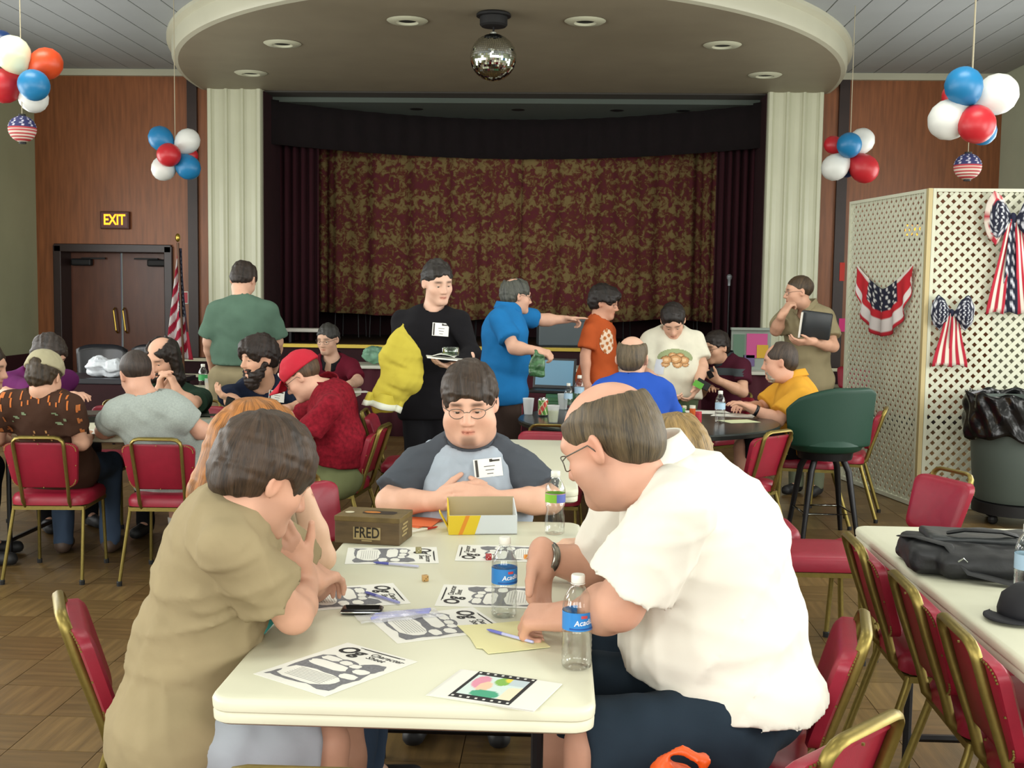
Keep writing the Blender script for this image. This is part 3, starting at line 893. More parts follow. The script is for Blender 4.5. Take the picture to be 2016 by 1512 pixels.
def strands(me, Vt, o, R, s, k=42):
    """per-vertex coordinates that run along the hair from the crown outward"""
    Q = (Vt-o)@R/s-np.array([0, -.05, .03]); ax_ = nrm(V(0, -.3, 1)); t = Q@ax_; P_ = Q-t[:, None]*ax_; rr = np.linalg.norm(P_, axis=1)+1e-5
    e1 = V(1, 0, 0); e2 = np.cross(ax_, e1); lenQ = np.linalg.norm(Q, axis=1)+1e-6
    pol = np.arctan2(rr, t)
    d = np.stack([P_@e1/rr*k*np.minimum(1, rr/.03), P_@e2/rr*k*np.minimum(1, rr/.03), pol*3.0-Q[:, 2]*6], 1).astype(np.float32)
    a = me.attributes.new('strand', 'FLOAT_VECTOR', 'POINT'); a.data.foreach_set('vector', d.ravel())

def hand(S, wr, d, n, curl, right, sc=1.0):
    d = nrm(d); n = np.asarray(n, float); n = nrm(n-d*(n@d)); s = np.cross(d, n) if right else -np.cross(d, n)
    wr = np.asarray(wr, float); k = .004
    S.cone(wr-d*.02, wr+d*.03*sc, .027*sc, .028*sc, k=.015)
    S.box(wr+d*.055*sc, (.038*sc, .048*sc, .014*sc), np.stack([s, d, n], 1), .012*sc, k=.018)
    cu = curl if hasattr(curl, '__len__') else [curl]*4+[curl*.5]
    for i, (off, L_) in enumerate(((.029, .92), (.010, 1.0), (-.010, .95), (-.028, .76))):
        p = wr+d*(.098-.004*abs(i-1))*sc+s*off*sc; a = 0; dd = nrm(d+s*off*2.2)
        for j, (l, r0, r1) in enumerate(((.042, .0098, .009), (.027, .009, .0082), (.021, .0082, .0068))):
            a += cu[i]*radians((62, 75, 50)[j]); v = dd*cos(a)+n*sin(a); q = p+v*l*L_*sc
            S.cone(p, q, r0*sc, r1*sc, k=k if j else .008); p = q
    p = wr+d*.025*sc+s*.03*sc; c = cu[4] if len(cu) > 4 else cu[0]*.5
    v = nrm(d*.75+s*(.75-.5*c)+n*(.15+.5*c)); q = p+v*.046*sc
    S.cone(p, q, .014*sc, .0115*sc, k=.012); v = nrm(v+d*.35-s*.25*c+n*.2*c); t = q+v*.034*sc
    S.cone(q, t, .0112*sc, .0085*sc, k=.004)

def head_frame(h, p, r):
    f0, r0 = heading(h); z = V(0, 0, 1); p = radians(p); r = radians(r)
    f = f0*cos(p)-z*sin(p); u = z*cos(p)+f0*sin(p)
    R_ = r0*cos(r)-u*sin(r); U = u*cos(r)+r0*sin(r)
    return np.stack([R_, f, U], 1)
def head(S, o, R, s, fat=1.0, nose=1.0, chin=1.0, detail=True):
    P = lambda x, y, z: o+R@(V(x, y, z)*s)
    E = lambda c, r, op='+', k=.02: S.ell(P(*c), V(*r)*s, R, op, k*s)
    C = lambda a, b, ra, rb, op='+', k=.01: S.cone(P(*a), P(*b), ra*s, rb*s, op, k*s)
    E((0, -.015, .035), (.075, .097, .085), k=.03)
    E((0, .022, -.02), (.063*(.5+.5*fat), .070, .088), k=.04)
    E((0, .030, -.070), (.050*fat, .052, .042*(.6+.4*fat)), k=.035)
    if fat > 1.05: E((0, .012, -.094), (.060*fat, .058, .035*fat), k=.03); [E((q*.042*fat, .038, -.052), (.028, .03, .032), k=.02) for q in (1, -1)]
    C((-.012, .076, -.098*chin), (.012, .076, -.098*chin), .019, .019, k=.025)
    C((-.038, .073, .024), (.038, .073, .024), .014, .014, k=.02)          # brow
    for q in (1, -1):
        E((q*.040, .052, -.030), (.024, .026, .022), k=.025)               # cheek bone
        E((q*.032, .097, .000), (.021, .022, .014), '-', .014)             # eye socket
        E((q*.031, .0735, .0045), (.0165, .0145, .0095), k=.004)           # upper lid
        E((q*.031, .0715, -.009), (.0155, .0140, .006), k=.005)            # lower lid
    C((0, .086, .010), (0, .109*nose, -.032), .0085, .0125, k=.012)        # nose
    for q in (1, -1): E((q*.0125, .096, -.037), (.009, .012, .009), k=.008)
    C((-.019, .083, -.064), (0, .0935, -.0605), .0045, .0062, k=.006); C((.019, .083, -.064), (0, .0935, -.0605), .0045, .0062, k=.006)
    C((-.016, .083, -.072), (.016, .083, -.072), .006, .006, k=.006); C((0, .090, -.073), (0, .090, -.074), .0062, .0062, k=.006)
    C((-.022, .098, -.0672), (.022, .098, -.0672), .0028, .0028, '-', .003)
    for q in (1, -1):                                                       # ears
        Re = R@np.array([[cos(q*.45), -sin(q*.45), 0], [sin(q*.45), cos(q*.45), 0], [0, 0, 1]])
        S.ell(P(q*.081, -.012, -.006), V(.009, .020, .033)*s, Re, '+', .010*s)
        S.ell(P(q*.089, -.008, -.002), V(.006, .011, .020)*s, Re, '-', .006*s)
def tones(Vt, o, R, s, base, hairc=None, stubble=0, brow=1, goatee=0, ruddy=.5):
    Q = (Vt-o)@R/s; n = len(Vt); base = np.array(hexc(base)[:3]); base = base*.86+.14*base.mean(); c = np.tile(base, (n, 1))
    def blend(w, col): nonlocal c; w = np.clip(w, 0, 1)[:, None]; c = c*(1-w)+np.array(col)*w
    x, y, z = np.abs(Q[:, 0]), Q[:, 1], Q[:, 2]; hd = (np.abs(Q) < .2).all(1)
    red_ = base*np.array([1.02, .72, .68])
    g = lambda cx, cy, cz, r: np.exp(-((x-cx)**2+(y-cy)**2+(z-cz)**2)/r**2)*hd
    blend(.5*ruddy*g(.042, .06, -.035, .026), red_); blend(.5*ruddy*g(0, .108, -.034, .018), red_); blend(.4*ruddy*g(.083, -.01, 0, .03), red_)
    blend(.75*np.exp(-((x/.021)**4+((z+.0675)/.009)**4))*(y > .07)*hd, base*np.array([.86, .5, .48]))
    blend(.85*(np.abs(z+.0672) < .0022)*(x < .022)*(y > .07)*hd, base*np.array([.4, .2, .2]))
    if hairc:
        hc = np.array(hexc(hairc)[:3])
        blend(brow*.85*(np.exp(-((x-.033)/.021)**4-((z-.023-.10*(.035-x)*0)/.0065)**2))*(y > .055)*hd, hc)
        if stubble: blend(stubble*np.exp(-np.clip((z+.045)/.018, 0, 9)**2)*np.clip((y+.03)/.03, 0, 1)*(z > -.14)*(1-np.exp(-((x/.018)**2+((z+.066)/.010)**2)))*hd, hc*.6+base*.25)
        if goatee: blend(goatee*np.exp(-(x/.026)**4-((z+.100)/.02)**4)*(y > .04)*hd, hc)
    blend(.55*np.exp(-((x-.031)/.016)**4-((z+.0035)/.003)**2)*(y > .06)*hd, base*.2)    # lashes
    return c

HAIR = {}
def hair(o, R, s, style, hf):
    lo, hi = o-.26*s, o+.26*s
    if style in ('long', 'longbald'): lo = lo-V(0, 0, .22)
    S = SDF(lo, hi, hf)
    P = lambda x, y, z: o+R@(V(x, y, z)*s)
    E = lambda c, r, op='+', k=.012: S.ell(P(*c), V(*r)*s, R, op, k*s)
    t = {'buzz': .005, 'bald': .008, 'bald2': .009, 'longbald': .016, 'receding': .009, 'short': .011, 'full': .021, 'mop': .024, 'long': .024, 'fringe': .017}.get(style, .013)
    E((0, -.017, .037), (.076+t, .098+t, .086+t), k=0)
    if style not in ('buzz',): E((0, -.06, -.01), (.066+t*.7, .055+t*.7, .062+t*.6), k=.02)
    if style == 'mop': E((.0, .05, .075), (.068, .062, .045), k=.03); E((.052, .045, .04), (.03, .05, .04), k=.02); E((-.052, .045, .04), (.03, .05, .04), k=.02)
    zf = {'buzz': .080, 'short': .078, 'full': .066, 'mop': .055, 'fringe': .058, 'bald': .10, 'bald2': .10, 'longbald': .10, 'receding': .098, 'long': .066}.get(style, .075)
    E((0, .135, zf-.135), (.077, .098, .135), '-', .012)
    E((0, .12, -.09), (.12, .115, .075), '-', .01)
    if style not in ('long', 'longbald'):
        for q in (1, -1): E((q*.085, .012, -.026), (.04, .034, .042), '-', .008)
        n = R@nrm(V(0, .35, -1)); S.plane(P(0, -.07, -.068), n, .008)
    if style in ('bald', 'longbald'): E((0, .02, .135), (.066, .105, .075), '-', .015); E((0, -.045, .125), (.055, .06, .055), '-', .012)
    if style == 'bald2': E((0, .01, .118), (.064, .105, .078), '-', .012); E((0, -.05, .118), (.06, .062, .062), '-', .012); E((0, -.02, .112), (.068, .10, .082), '-', .012)
    if style == 'receding': E((0, .09, .115), (.066, .075, .06), '-', .015)
    if style == 'crown': E((0, -.05, .12), (.05, .055, .035), '-', .01)
    if style in ('long', 'longbald'):
        for q in (1, -1):
            S.cone(P(q*.075, -.02, .02), P(q*.082, .0, -.14), .036*s, .034*s, k=.03*s); S.cone(P(q*.082, .0, -.14), P(q*.075, .02, -.25), .034*s, .018*s, k=.03*s)
        S.cone(P(0, -.07, 0), P(0, -.085, -.16), .075*s, .06*s, k=.03*s)
        E((0, .11, -.06), (.062, .10, .13), '-', .012)
    S.noise(.0015 if style in ('buzz', 'bald', 'bald2', 'receding') else .004 if hf < .005 else .0065, .04 if style != 'long' else .06, 3)
    return S
def beard(o, R, s, full=True, hf=.005):
    S = SDF(o-.22*s, o+.22*s, hf); P = lambda x, y, z: o+R@(V(x, y, z)*s)
    E = lambda c, r, op='+', k=.015: S.ell(P(*c), V(*r)*s, R, op, k*s)
    E((0, .035, -.085), (.062, .062, .052), k=0)
    if full: E((0, .055, -.125), (.05, .045, .06)); [S.cone(P(q*.068, .0, -.03), P(q*.05, .04, -.09), .018*s, .03*s, k=.02*s) for q in (1, -1)]
    S.cone(P(-.028, .088, -.062), P(0, .101, -.053), .008*s, .009*s, k=.012*s); S.cone(P(.028, .088, -.062), P(0, .101, -.053), .008*s, .009*s, k=.012*s)
    E((0, .13, -.0665), (.024, .06, .007), '-', .004)
    E((0, .10, -.02), (.05, .09, .034), '-', .006)
    S.noise(.006, .03, 5)
    return S

def lp(a, b, t): return np.asarray(a)+(np.asarray(b)-np.asarray(a))*t
class Person: pass
def person(label, pel, nb, hd, bh, hh, hp=8, hr=0, hs=1.0, fat=1.0, sh=None, shw=.19, el=None, wr=None, hands=(None, None),
           tor=None, cw=.165, cd=.115, bw=.155, bd=.12, am=1.0, lm=1.0, seated=True, knees=None, ankles=None, near=False,
           skin='d3a086', hairc='3a2c22', hstyle='short', stubble=.0, goatee=0, bd_full=None, glasses=None, ruddy=.5, hmat=None, nose=1.0,
           shirt=None, sleeve=.62, hem=.13, neckr=.068, vneck=0, raglan=None, collar=None, folds=.005, fold_s=.13, cuff=1.0, sk=.035, shr=1.0, slen=.98, ptop=.10,
           pants=None, plen='long', shoes='1c1c1e', sock=None, name='person', group=None, base=None):
    pel, nb, hd = (np.asarray(v, float) for v in (pel, nb, hd))
    f, r = heading(bh); z = V(0, 0, 1)
    u = nrm(nb-pel); fb = nrm(f-u*(f@u)); rb = np.cross(fb, u); Rb = np.stack([rb, fb, u], 1)
    sh = sh or (nb-r*shw-u*.055, nb+r*shw-u*.055)
    if tor is None:
        L_ = np.linalg.norm(nb-pel)
        tor = [(pel, (max(bw*.98, .15), max(bd*.95, .115), .12)), (lp(pel, nb, .33)+fb*(bd-.11)*.6, (bw, bd, .17)), (lp(pel, nb, .70), (cw, cd, .19))]
    far = hd[1] > 7.3
    H = .0105 if near else .016 if far else .0145; HF = .0045 if near else .0082 if far else .0068
    wr = wr or (sh[0]-z*.5, sh[1]-z*.5); el = el or (lp(sh[0], wr[0], .52), lp(sh[1], wr[1], .52))
    hdir = []
    for i in (0, 1):
        hq = hands[i] or {}
        d = hq.get('d'); d = nrm(np.asarray(wr[i])-np.asarray(el[i])) if d is None else nrm(d)
        hdir.append((d, hq.get('n', (-r if i else r) if not seated else -z), hq.get('c', .35)))
    hips = (pel-r*.085*lm-z*.02, pel+r*.085*lm-z*.02)
    if knees is None:
        knees = tuple(h_+f*.42+z*(.50-h_[2]+.02)+s_*r*.05 for h_, s_ in zip(hips, (-1, 1))) if seated else tuple(V(h_[0], h_[1], .48)+f*.03 for h_ in hips)
    if ankles is None:
        ankles = tuple(V(k_[0], k_[1], .085)-f*(.02 if seated else .06) for k_ in knees)
    RH = head_frame(hh, hp, hr)
    b0 = base if base is not None else V(pel[0], pel[1], 0)
    root = empty(name, b0, 0, label, 'person', group)
    def add(nm, S, mat, parent=root, noise=None):
        if isinstance(S, SDF): me, Vt = S.mesh(nm)
        me.transform(Matrix.Translation(-Vector(b0)))
        return mesh_obj(nm, me, mat, parent), Vt
    # ---- body
    pts = [hd+.16*hs, hd-.16*hs, *sh, *el, *wr, *hips, *knees, *ankles, pel, *[wr[i]+hdir[i][0]*.2 for i in (0, 1)]]
    A = np.array(pts); lo, hi = A.min(0)-.16, A.max(0)+.16
    lo[:2] = np.minimum(lo[:2], tor[1][0][:2]-.33); hi[:2] = np.maximum(hi[:2], tor[1][0][:2]+.33)
    fine = [(hd-.15*hs, hd+.15*hs)]+[(wr[i]+hdir[i][0]*.09-.11, wr[i]+hdir[i][0]*.09+.11) for i in (0, 1)]
    S = SDF(lo, hi, H*1.15, fine, HF)
    for c, ra in tor: S.ell(c, V(*ra)-.022, Rb, k=.03)
    for i in (0, 1):
        S.cone(sh[i], nb-u*.04, .036*am, .035, k=.06)
        S.cone(sh[i], el[i], .043*am, .040*am, k=.04); S.cone(el[i], lp(el[i], wr[i], .3), .041*am, .042*am, k=.02); S.cone(lp(el[i], wr[i], .3), wr[i], .042*am, .027*am**.7, k=.02)
        S.cone(hips[i], knees[i], .076*lm, .058*lm, k=.025); S.cone(knees[i], lp(knees[i], ankles[i], .3), .056*lm, .057*lm, k=.02); S.cone(lp(knees[i], ankles[i], .3), ankles[i], .057*lm, .036, k=.02)
        S.cone(ankles[i], ankles[i]+f*.10-z*.05, .034, .022, k=.03)
        hand(S, wr[i], hdir[i][0], hdir[i][1], hdir[i][2], i == 1, 1.0*am**.5)
    hb = hd+RH@(V(0, -.022, -.075)*hs)
    S.cone(nb-u*.02, hb, .058*(.7+.3*fat)*hs, .057*(.6+.4*fat)*hs, k=.045)
    head(S, hd, RH, hs, fat, nose)
    body, Vt = add('body', S, SKIN)
    vcol(body.data, tones(Vt, hd, RH, hs, skin, hairc, stubble, goatee=goatee, ruddy=ruddy))
    # ---- eyes
    b = MB()
    for q in (1, -1): b.ball(Vector(hd+RH@(V(q*.031, .0725, -.0025)*hs)-b0), .0132*hs, 16, Matrix(RH.tolist()))
    me = b.mesh('eyes', 0); vv = np.array([v.co for v in me.vertices])+b0; Q = (vv-hd)@RH/hs
    cc = np.tile(hexc('d8d0c6')[:3], (len(vv), 1)); dd = np.hypot(np.abs(Q[:, 0])-.031, Q[:, 2]+.006)
    cc[(dd < .0072) & (Q[:, 1] > .072)] = hexc('3a2a20')[:3]
    vcol(me, cc); mesh_obj('eyes', me, EYE, root)
    # ---- hair, beard
    hm = hmat or hairmat('hair_'+hairc, hairc)
    if hstyle != 'none':
        ho, Vh = add('hair', hair(hd, RH, hs, hstyle, .0082 if far else .0070 if not near else .0045), hm); strands(ho.data, Vh, hd, RH, hs)
    if bd_full is not None:
        ho, Vh = add('beard', beard(hd, RH, hs, bd_full, .006), hm); strands(ho.data, Vh, hd, RH, hs)
    # ---- shirt
    res = Person(); res.root = root; res.hd = hd; res.RH = RH; res.hs = hs; res.body = body; res.b0 = b0; res.fb = fb; res.rb = rb; res.u = u
    if shirt:
        lo2 = np.minimum.reduce([t_[0]-max(t_[1])-.06 for t_ in tor]+[np.asarray(s_)-.16 for s_ in sh]+[lp(sh[i], el[i], min(1, sleeve+.1))-.1 for i in (0, 1)]+([w_-.1 for w_ in wr] if sleeve > 1 else []))
        hi2 = np.maximum.reduce([t_[0]+max(t_[1])+.06 for t_ in tor]+[np.asarray(s_)+.16 for s_ in sh]+[lp(sh[i], el[i], min(1, sleeve+.1))+.1 for i in (0, 1)]+([w_+.1 for w_ in wr] if sleeve > 1 else []))
        lo2[2] = min(lo2[2], pel[2]-hem-.05)
        HS_ = .0082 if near else .0125 if far else .011
        def sleeves(S, grow=0, kk=None):
            kk = sk if kk is None else kk
            for i in (0, 1):
                S.cone(sh[i], nb-u*.015, .060*am*shr+grow, (.052 if not grow else .068)+grow, k=.06 if not grow else .02)
                ce_ = lp(sh[i], el[i], min(1, sleeve)); n_ = nrm(np.asarray(el[i])-np.asarray(sh[i]))
                r1 = .052*am+.014*cuff
                if sleeve <= 1:
                    S.cone(sh[i], ce_+n_*.05, .063*am*shr+grow, r1+grow+.006, k=kk, cut=(ce_, n_))
                else:
                    S.cone(sh[i], el[i], .062*am, .052*am, k=kk); e2 = lp(el[i], wr[i], sleeve-1); n2 = nrm(np.asarray(wr[i])-np.asarray(el[i]))
                    S.cone(el[i], e2+n2*.04, .052*am, .038*am, k=.02, cut=(e2, n2))
        def hollow(S):
            if False:
                for i in (0, 1):
                    ce_ = lp(sh[i], el[i], sleeve); n_ = nrm(np.asarray(el[i])-np.asarray(sh[i]))
                    S.cone(ce_-n_*.05, ce_+n_*.06, .043*am+.012*cuff, .043*am+.013*cuff, '-', .004)
        S = SDF(lo2, hi2, HS_)
        for c, ra in tor: S.ell(c, V(*ra)+.010, Rb, k=.07)
        S.ell(pel-z*.03, V(tor[0][1][0]+.028, tor[0][1][1]+.034, .15), Rb, k=.06)
        if raglan is None: sleeves(S)
        else: [S.cone(sh[i], nb-u*.04, .036*am, .04, k=.05) for i in (0, 1)]
        S.noise(folds, fold_s, len(label)*7 % 97, ridge=near)
        nk = lp(nb, hd, .2); S.cone(nb-u*.03+fb*(.012+vneck*.5), nk+u*.12+fb*.06, neckr, neckr+.035, '-', .006)
        if vneck: S.cone(nb-u*(.06+vneck)+fb*.13, nk+u*.05+fb*.06, .02, .07, '-', .01)
        S.plane(pel-z*hem, -z+f*.12)
        if raglan is None: hollow(S)
        sob, _ = add('shirt', S, shirt); res.shirt = sob
        if raglan is not None:
            S = SDF(lo2, hi2, HS_); sleeves(S, .010, .03)
            S.noise(folds, fold_s, 5, ridge=near)
            S.cone(nb-u*.03+fb*.012, nk+u*.12+fb*.05, neckr-.002, neckr+.03, '-', .005); hollow(S)
            add('sleeves', S, raglan)
        if collar is not None:
            cm_, kind = collar; b = MB(); C0 = nb+u*.012+fb*.018
            if kind == 'crew':
                b.tube([Vector(C0+(rb*cos(a)*(neckr+.006)+fb*sin(a)*(neckr+.010)+u*(.012-.032*sin(a)))-b0) for a in np.linspace(0, 2*pi, 28, endpoint=False)], .0095, 8, closed=True)
                o = b.obj('collar', cm_, sob, sm=0)
            else:
                def cf(uu, vv):
                    a = lerp(pi*.5+.30, pi*2.5-.30, uu); q = neckr+.010+.018*vv
                    top_ = .045-.05*max(0, sin(a))
                    return Vector(C0+rb*cos(a)*q+fb*sin(a)*(q+.014)+u*(top_-.050*vv*(1+.35*max(0, sin(a))))-b0)
                o = b.grid(cf, 30, 4).obj('collar', cm_, sob, sm=0); thicken(o, .005)
    # ---- trousers
    if pants:
        full = plen == 'long'
        lo3 = np.minimum.reduce([pel-.30, tor[0][0]-max(tor[0][1])-.08, *[np.asarray(k_)-.13 for k_ in knees]]+([np.asarray(a_)-.1 for a_ in ankles] if full else []))
        hi3 = np.maximum.reduce([pel+.30, tor[0][0]+max(tor[0][1])+.08, *[np.asarray(k_)+.13 for k_ in knees]]+([np.asarray(a_)+.1 for a_ in ankles] if full else []))
        S = SDF(lo3, hi3, .010 if near else .0135)
        S.ell(tor[0][0], V(*tor[0][1])-V(.004, .004, 0), Rb, k=.04)
        for i in (0, 1):
            if full:
                S.cone(hips[i], knees[i], .097*lm, .070*lm, k=.05); S.cone(knees[i], ankles[i]-z*.03, .070*lm, .056*max(1, lm*.9), k=.03, cut=(ankles[i]-z*.035, -z))
            else:
                kk = lp(hips[i], knees[i], slen); n_ = nrm(np.asarray(knees[i])-hips[i])
                S.cone(hips[i]-z*.01, kk+n_*.05, .094*lm, .086*lm, k=.04, cut=(kk, n_))
        S.noise(.005, .12, 11)
        S.plane(pel+z*ptop, z)
        res.pants, _ = add('trousers' if full else 'shorts', S, pants)
    # ---- shoes, socks
    for i in (0, 1):
        a = ankles[i]; fs = nrm(f+r*(.12 if i else -.12)); zz = V(0, 0, 1); Rf = np.stack([np.cross(fs, zz), fs, zz], 1); a0 = V(a[0], a[1], a[2]-.085)
        S = SDF(a0-.26, a0+.30, .013)
        S.cone(a0-fs*.02+zz*.045, a0+fs*.15+zz*.036, .043, .040, k=0); S.cone(a0-fs*.01+zz*.05, a0+zz*.10, .044, .043, k=.02)
        S.plane(a0+zz*.125, zz); S.plane(a0+zz*.004, -zz)
        add('shoe', S, M('shoe_'+shoes, shoes, .55))
        if sock:
            b = MB().tube([Vector(a0+zz*.07-b0), Vector(a0+zz*.15-b0), Vector(lp(a, knees[i], .30)-b0)], [.047, .046, .056], 14)
            b.obj('sock', M('sock_'+sock, sock, .9), root, sm=.8)
    # ---- glasses
    if glasses:
        gm = M('glasses_frame', glasses, .3, metal=.6)
        LP_ = lambda x, y, z_: Vector(hd+RH@(V(x, y, z_)*hs)-b0); g = MB()
        for q in (1, -1):
            g.tube([LP_(q*.033+.0235*cos(a)*1.05, .0975-.012*abs(cos(a))**2*(1 if cos(a)*q > 0 else .1), -.004+.0165*sin(a)) for a in np.linspace(0, 2*pi, 20, endpoint=False)], .0012*hs, 6, closed=True)
            g.tube([LP_(q*.057, .086, .002), LP_(q*.078, .06, .006), LP_(q*.086, 0, .008), LP_(q*.084, -.012, -.01)], .0014*hs, 6)
        g.tube([LP_(-.0095, .0985, 0), LP_(0, .103, .003), LP_(.0095, .0985, 0)], .0013*hs, 6)
        go = g.obj('glasses', gm, root, sm=0)
    return res
def surf(res_or_obj, px, py):
    """point and normal where the line of sight meets a garment"""
    o = res_or_obj; me = o.data; off = np.array(o.parent.location)
    bv = BVHTree.FromPolygons([v.co+Vector(off) for v in me.vertices], [p.vertices[:] for p in me.polygons])
    v = Vector(nrm(W(px, py, 1.0)-CAM)); h = bv.ray_cast(Vector(CAM), v)
    return (np.array(h[0]), np.array(h[1])) if h[0] is not None else (W(px, py, 3), V(0, -1, 0))
def decal(P, garment, px, py, w, h, fn, nu=24, nv=24, tilt=0, name='print', away=None):
    """a printed patch laid on the cloth: grid of points dropped onto the surface along its normal"""
    me = garment.data; off = Vector(garment.parent.location)
    bv = BVHTree.FromPolygons([v.co+off for v in me.vertices], [p.vertices[:] for p in me.polygons])
    c, n = surf(garment, px, py)
    d = nrm(V(n[0], n[1], n[2]*.4)) if away is None else nrm(away)
    if d@(CAM-c) < 0: d = -d
    ex = nrm(np.cross(V(0, 0, 1), d)); ez = np.cross(d, ex); t = radians(tilt); ex, ez = ex*cos(t)+ez*sin(t), ez*cos(t)-ex*sin(t)
    bm = bmesh.new(); G = {}; cols = []
    for i in range(nu+1):
        for j in range(nv+1):
            a, b = i/nu-.5, j/nv-.5
            s = c+ex*a*w+ez*b*h+d*.3
            hit = bv.ray_cast(Vector(s), Vector(-d), .6)
            if hit[0] is None: continue
            G[i, j] = bm.verts.new(hit[0]+Vector(d)*.0035-Vector(off)); cols.append(None)
    keep = {}
    for (i, j), v in G.items(): keep[v] = fn(i/nu*2-1, j/nv*2-1)
    for i in range(nu):
        for j in range(nv):
            q = [G.get(k) for k in ((i, j), (i+1, j), (i+1, j+1), (i, j+1))]
            if None in q or any(keep[v] is None for v in q): continue
            bm.faces.new(q)
    bm.verts.ensure_lookup_table(); bm.verts.index_update()
    cl = np.array([(hexc(keep[v])[:3] if keep[v] else (0, 0, 0)) for v in bm.verts])
    m_ = bpy.data.meshes.new(name); bm.to_mesh(m_); bm.free(); smooth(m_); vcol(m_, cl)
    return mesh_obj(name, m_, M('fabric_print', '808080', .85, attr='tone'), garment.parent)
def badge(P, garment, px, py, h=180, w=.095, hh=.068, roll=0, lines=True):
    c, n = surf(garment, px, py); n = nrm(n*V(1, 1, .6)); n = -n if n@(CAM-c) < 0 else n
    ex = nrm(np.cross(V(0, 0, 1), n)); mt = frame_m(c+n*.006-P.b0, ex, n) @ Matrix.Rotation(radians(roll), 4, 'Z')
    b = MB(); b.box((0, 0, 0), (w, hh, .002)); me = b.mesh('name_badge'); me.transform(mt)
    o = mesh_obj('name_badge', me, M('badge_white', 'e6e6e2', .4), P.root)
    b = MB(); b.box((-w*.40, 0, .0016), (w*.09, hh*.92, .001))
    b.box((w*.28, hh*.36, .0016), (w*.30, hh*.10, .001)).box((w*.12, hh*.38, .0016), (w*.10, hh*.16, .001))
    for k in range(3): b.box((w*.05, hh*(.08-.2*k), .0016), (w*(.38-.08*k), hh*.035, .001))
    me = b.mesh('badge_print'); me.transform(mt); mesh_obj('badge_print', me, M('print_dark', '3b3733', .6), o)
    return o
# ------------------------------------------------------------------ each person
jean = cloth('denim_dark', '232f3b'); khaki = cloth('khaki', '8d8266'); olivep = cloth('olive_trousers', '6d7350')
darkp = cloth('dark_trousers', '17171b'); greysh = cloth('pale_shorts', 'a9b0bb'); bluejean = cloth('denim_blue', '3b4a60')
PZ = .575
def seatp(x, y, z=PZ): return V(x, y, z)

# the man in tan tee at the left front
tan = person('man in tan tee sitting at left with folded arms on table', W(352, 1425, 2.60), W(455, 996, 2.58), W(523, 938, 2.56), 74, 52, 27, 4, hs=1.02,
    sh=(W(512, 1040, 2.80), W(446, 1078, 2.42)), el=(W(618, 1152, 2.98), W(578, 1210, 2.60)), wr=(W(592, 1118, 2.80), W(606, 1150, 2.84)),
    hands=({'d': W(546, 1042, 2.70)-W(592, 1118, 2.80), 'n': (-.5, .6, .2), 'c': .12}, {'d': (.3, .9, 0), 'n': (0, 0, -1), 'c': .5}),
    tor=[(W(366, 1425, 2.66), (.165, .128, .12)), (W(386, 1285, 2.66), (.155, .148, .18)), (W(424, 1120, 2.64), (.165, .125, .17)), (W(455, 1040, 2.60), (.16, .095, .09))],
    near=True, am=1.02, sk=.010, shr=1.0, skin='d29c80', hairc='33261c', hstyle='full', stubble=.25, ruddy=.7,
    shirt=cloth('tan_tee', '948668'), sleeve=.64, hem=.12, cuff=2.3, folds=.006, fold_s=.2, pants=greysh, plen='short', collar=(cloth('tan_tee', '948668'), 'crew'),
    knees=(V(-.53, 2.74, .53), V(-.52, 2.50, .53)), ankles=(V(-.50, 2.74, .085), V(-.52, 2.48, .085)), neckr=.058)
# red haired person beyond
redh = person('red haired person in teal top, elbow on table, behind man in tan', V(-.82, 3.34, PZ), W(470, 985, 3.24), W(508, 886, 3.14), 80, 62, 22, 0, hs=.98,
    el=(W(610, 1075, 3.50), W(634, 1098, 3.26)), wr=(W(560, 985, 3.45), W(578, 925, 3.18)), shw=.165, cw=.14, cd=.105, bw=.14, bd=.11, am=.92,
    hands=({'d': (-.3, -.3, .6), 'n': (-1, 0, 0), 'c': .4}, {'d': (-.35, 0, 1), 'n': (-1, .2, 0), 'c': .35}), near=True,
    skin='dcb193', hairc='8a5a2c', hstyle='long', shirt=cloth('teal_top', '3d8f86'), sleeve=.4, pants=bluejean, plen='long', knees=(V(-.56, 3.42, .53), V(-.56, 3.2, .53)))
# the man in grey raglan at the far end of the table
rag = person('heavy man in grey raglan shirt with glasses, hands clasped, facing camera', V(-.33, 4.36, PZ), W(927, 858, 4.24), W(925, 793, 4.14), 180, 181, 13, 2, hs=1.13, fat=1.32,
    sh=(W(1020, 928, 4.22), W(826, 926, 4.22)), el=(W(1082, 985, 4.14), W(768, 988, 4.14)), wr=(W(978, 984, 4.03), W(862, 986, 4.05)),
    hands=({'d': (-1, -.22, .22), 'n': (-.2, .7, -.7), 'c': .30}, {'d': (1, -.1, .34), 'n': (.2, .8, -.5), 'c': .34}),
    tor=[(V(-.33, 4.36, PZ+.02), (.21, .17, .13)), (W(925, 1010, 4.24), (.225, .185, .19)), (W(925, 930, 4.26), (.215, .145, .15))],
    near=True, am=1.22, lm=1.15, skin='dba78c', hairc='2b2018', hstyle='fringe', goatee=.6, stubble=.08, glasses='5a5750', ruddy=.9,
    shirt=cloth('raglan_grey', 'a3aebb'), raglan=cloth('raglan_charcoal', '474c54'), collar=(cloth('raglan_charcoal', '474c54'), 'crew'), sleeve=.80, folds=.005, pants=jean, cuff=1.2, neckr=.082,
    knees=(V(-.20, 3.92, .53), V(-.46, 3.92, .53)))
badge(rag, rag.shirt, 960, 921, w=.105, hh=.066, roll=4)
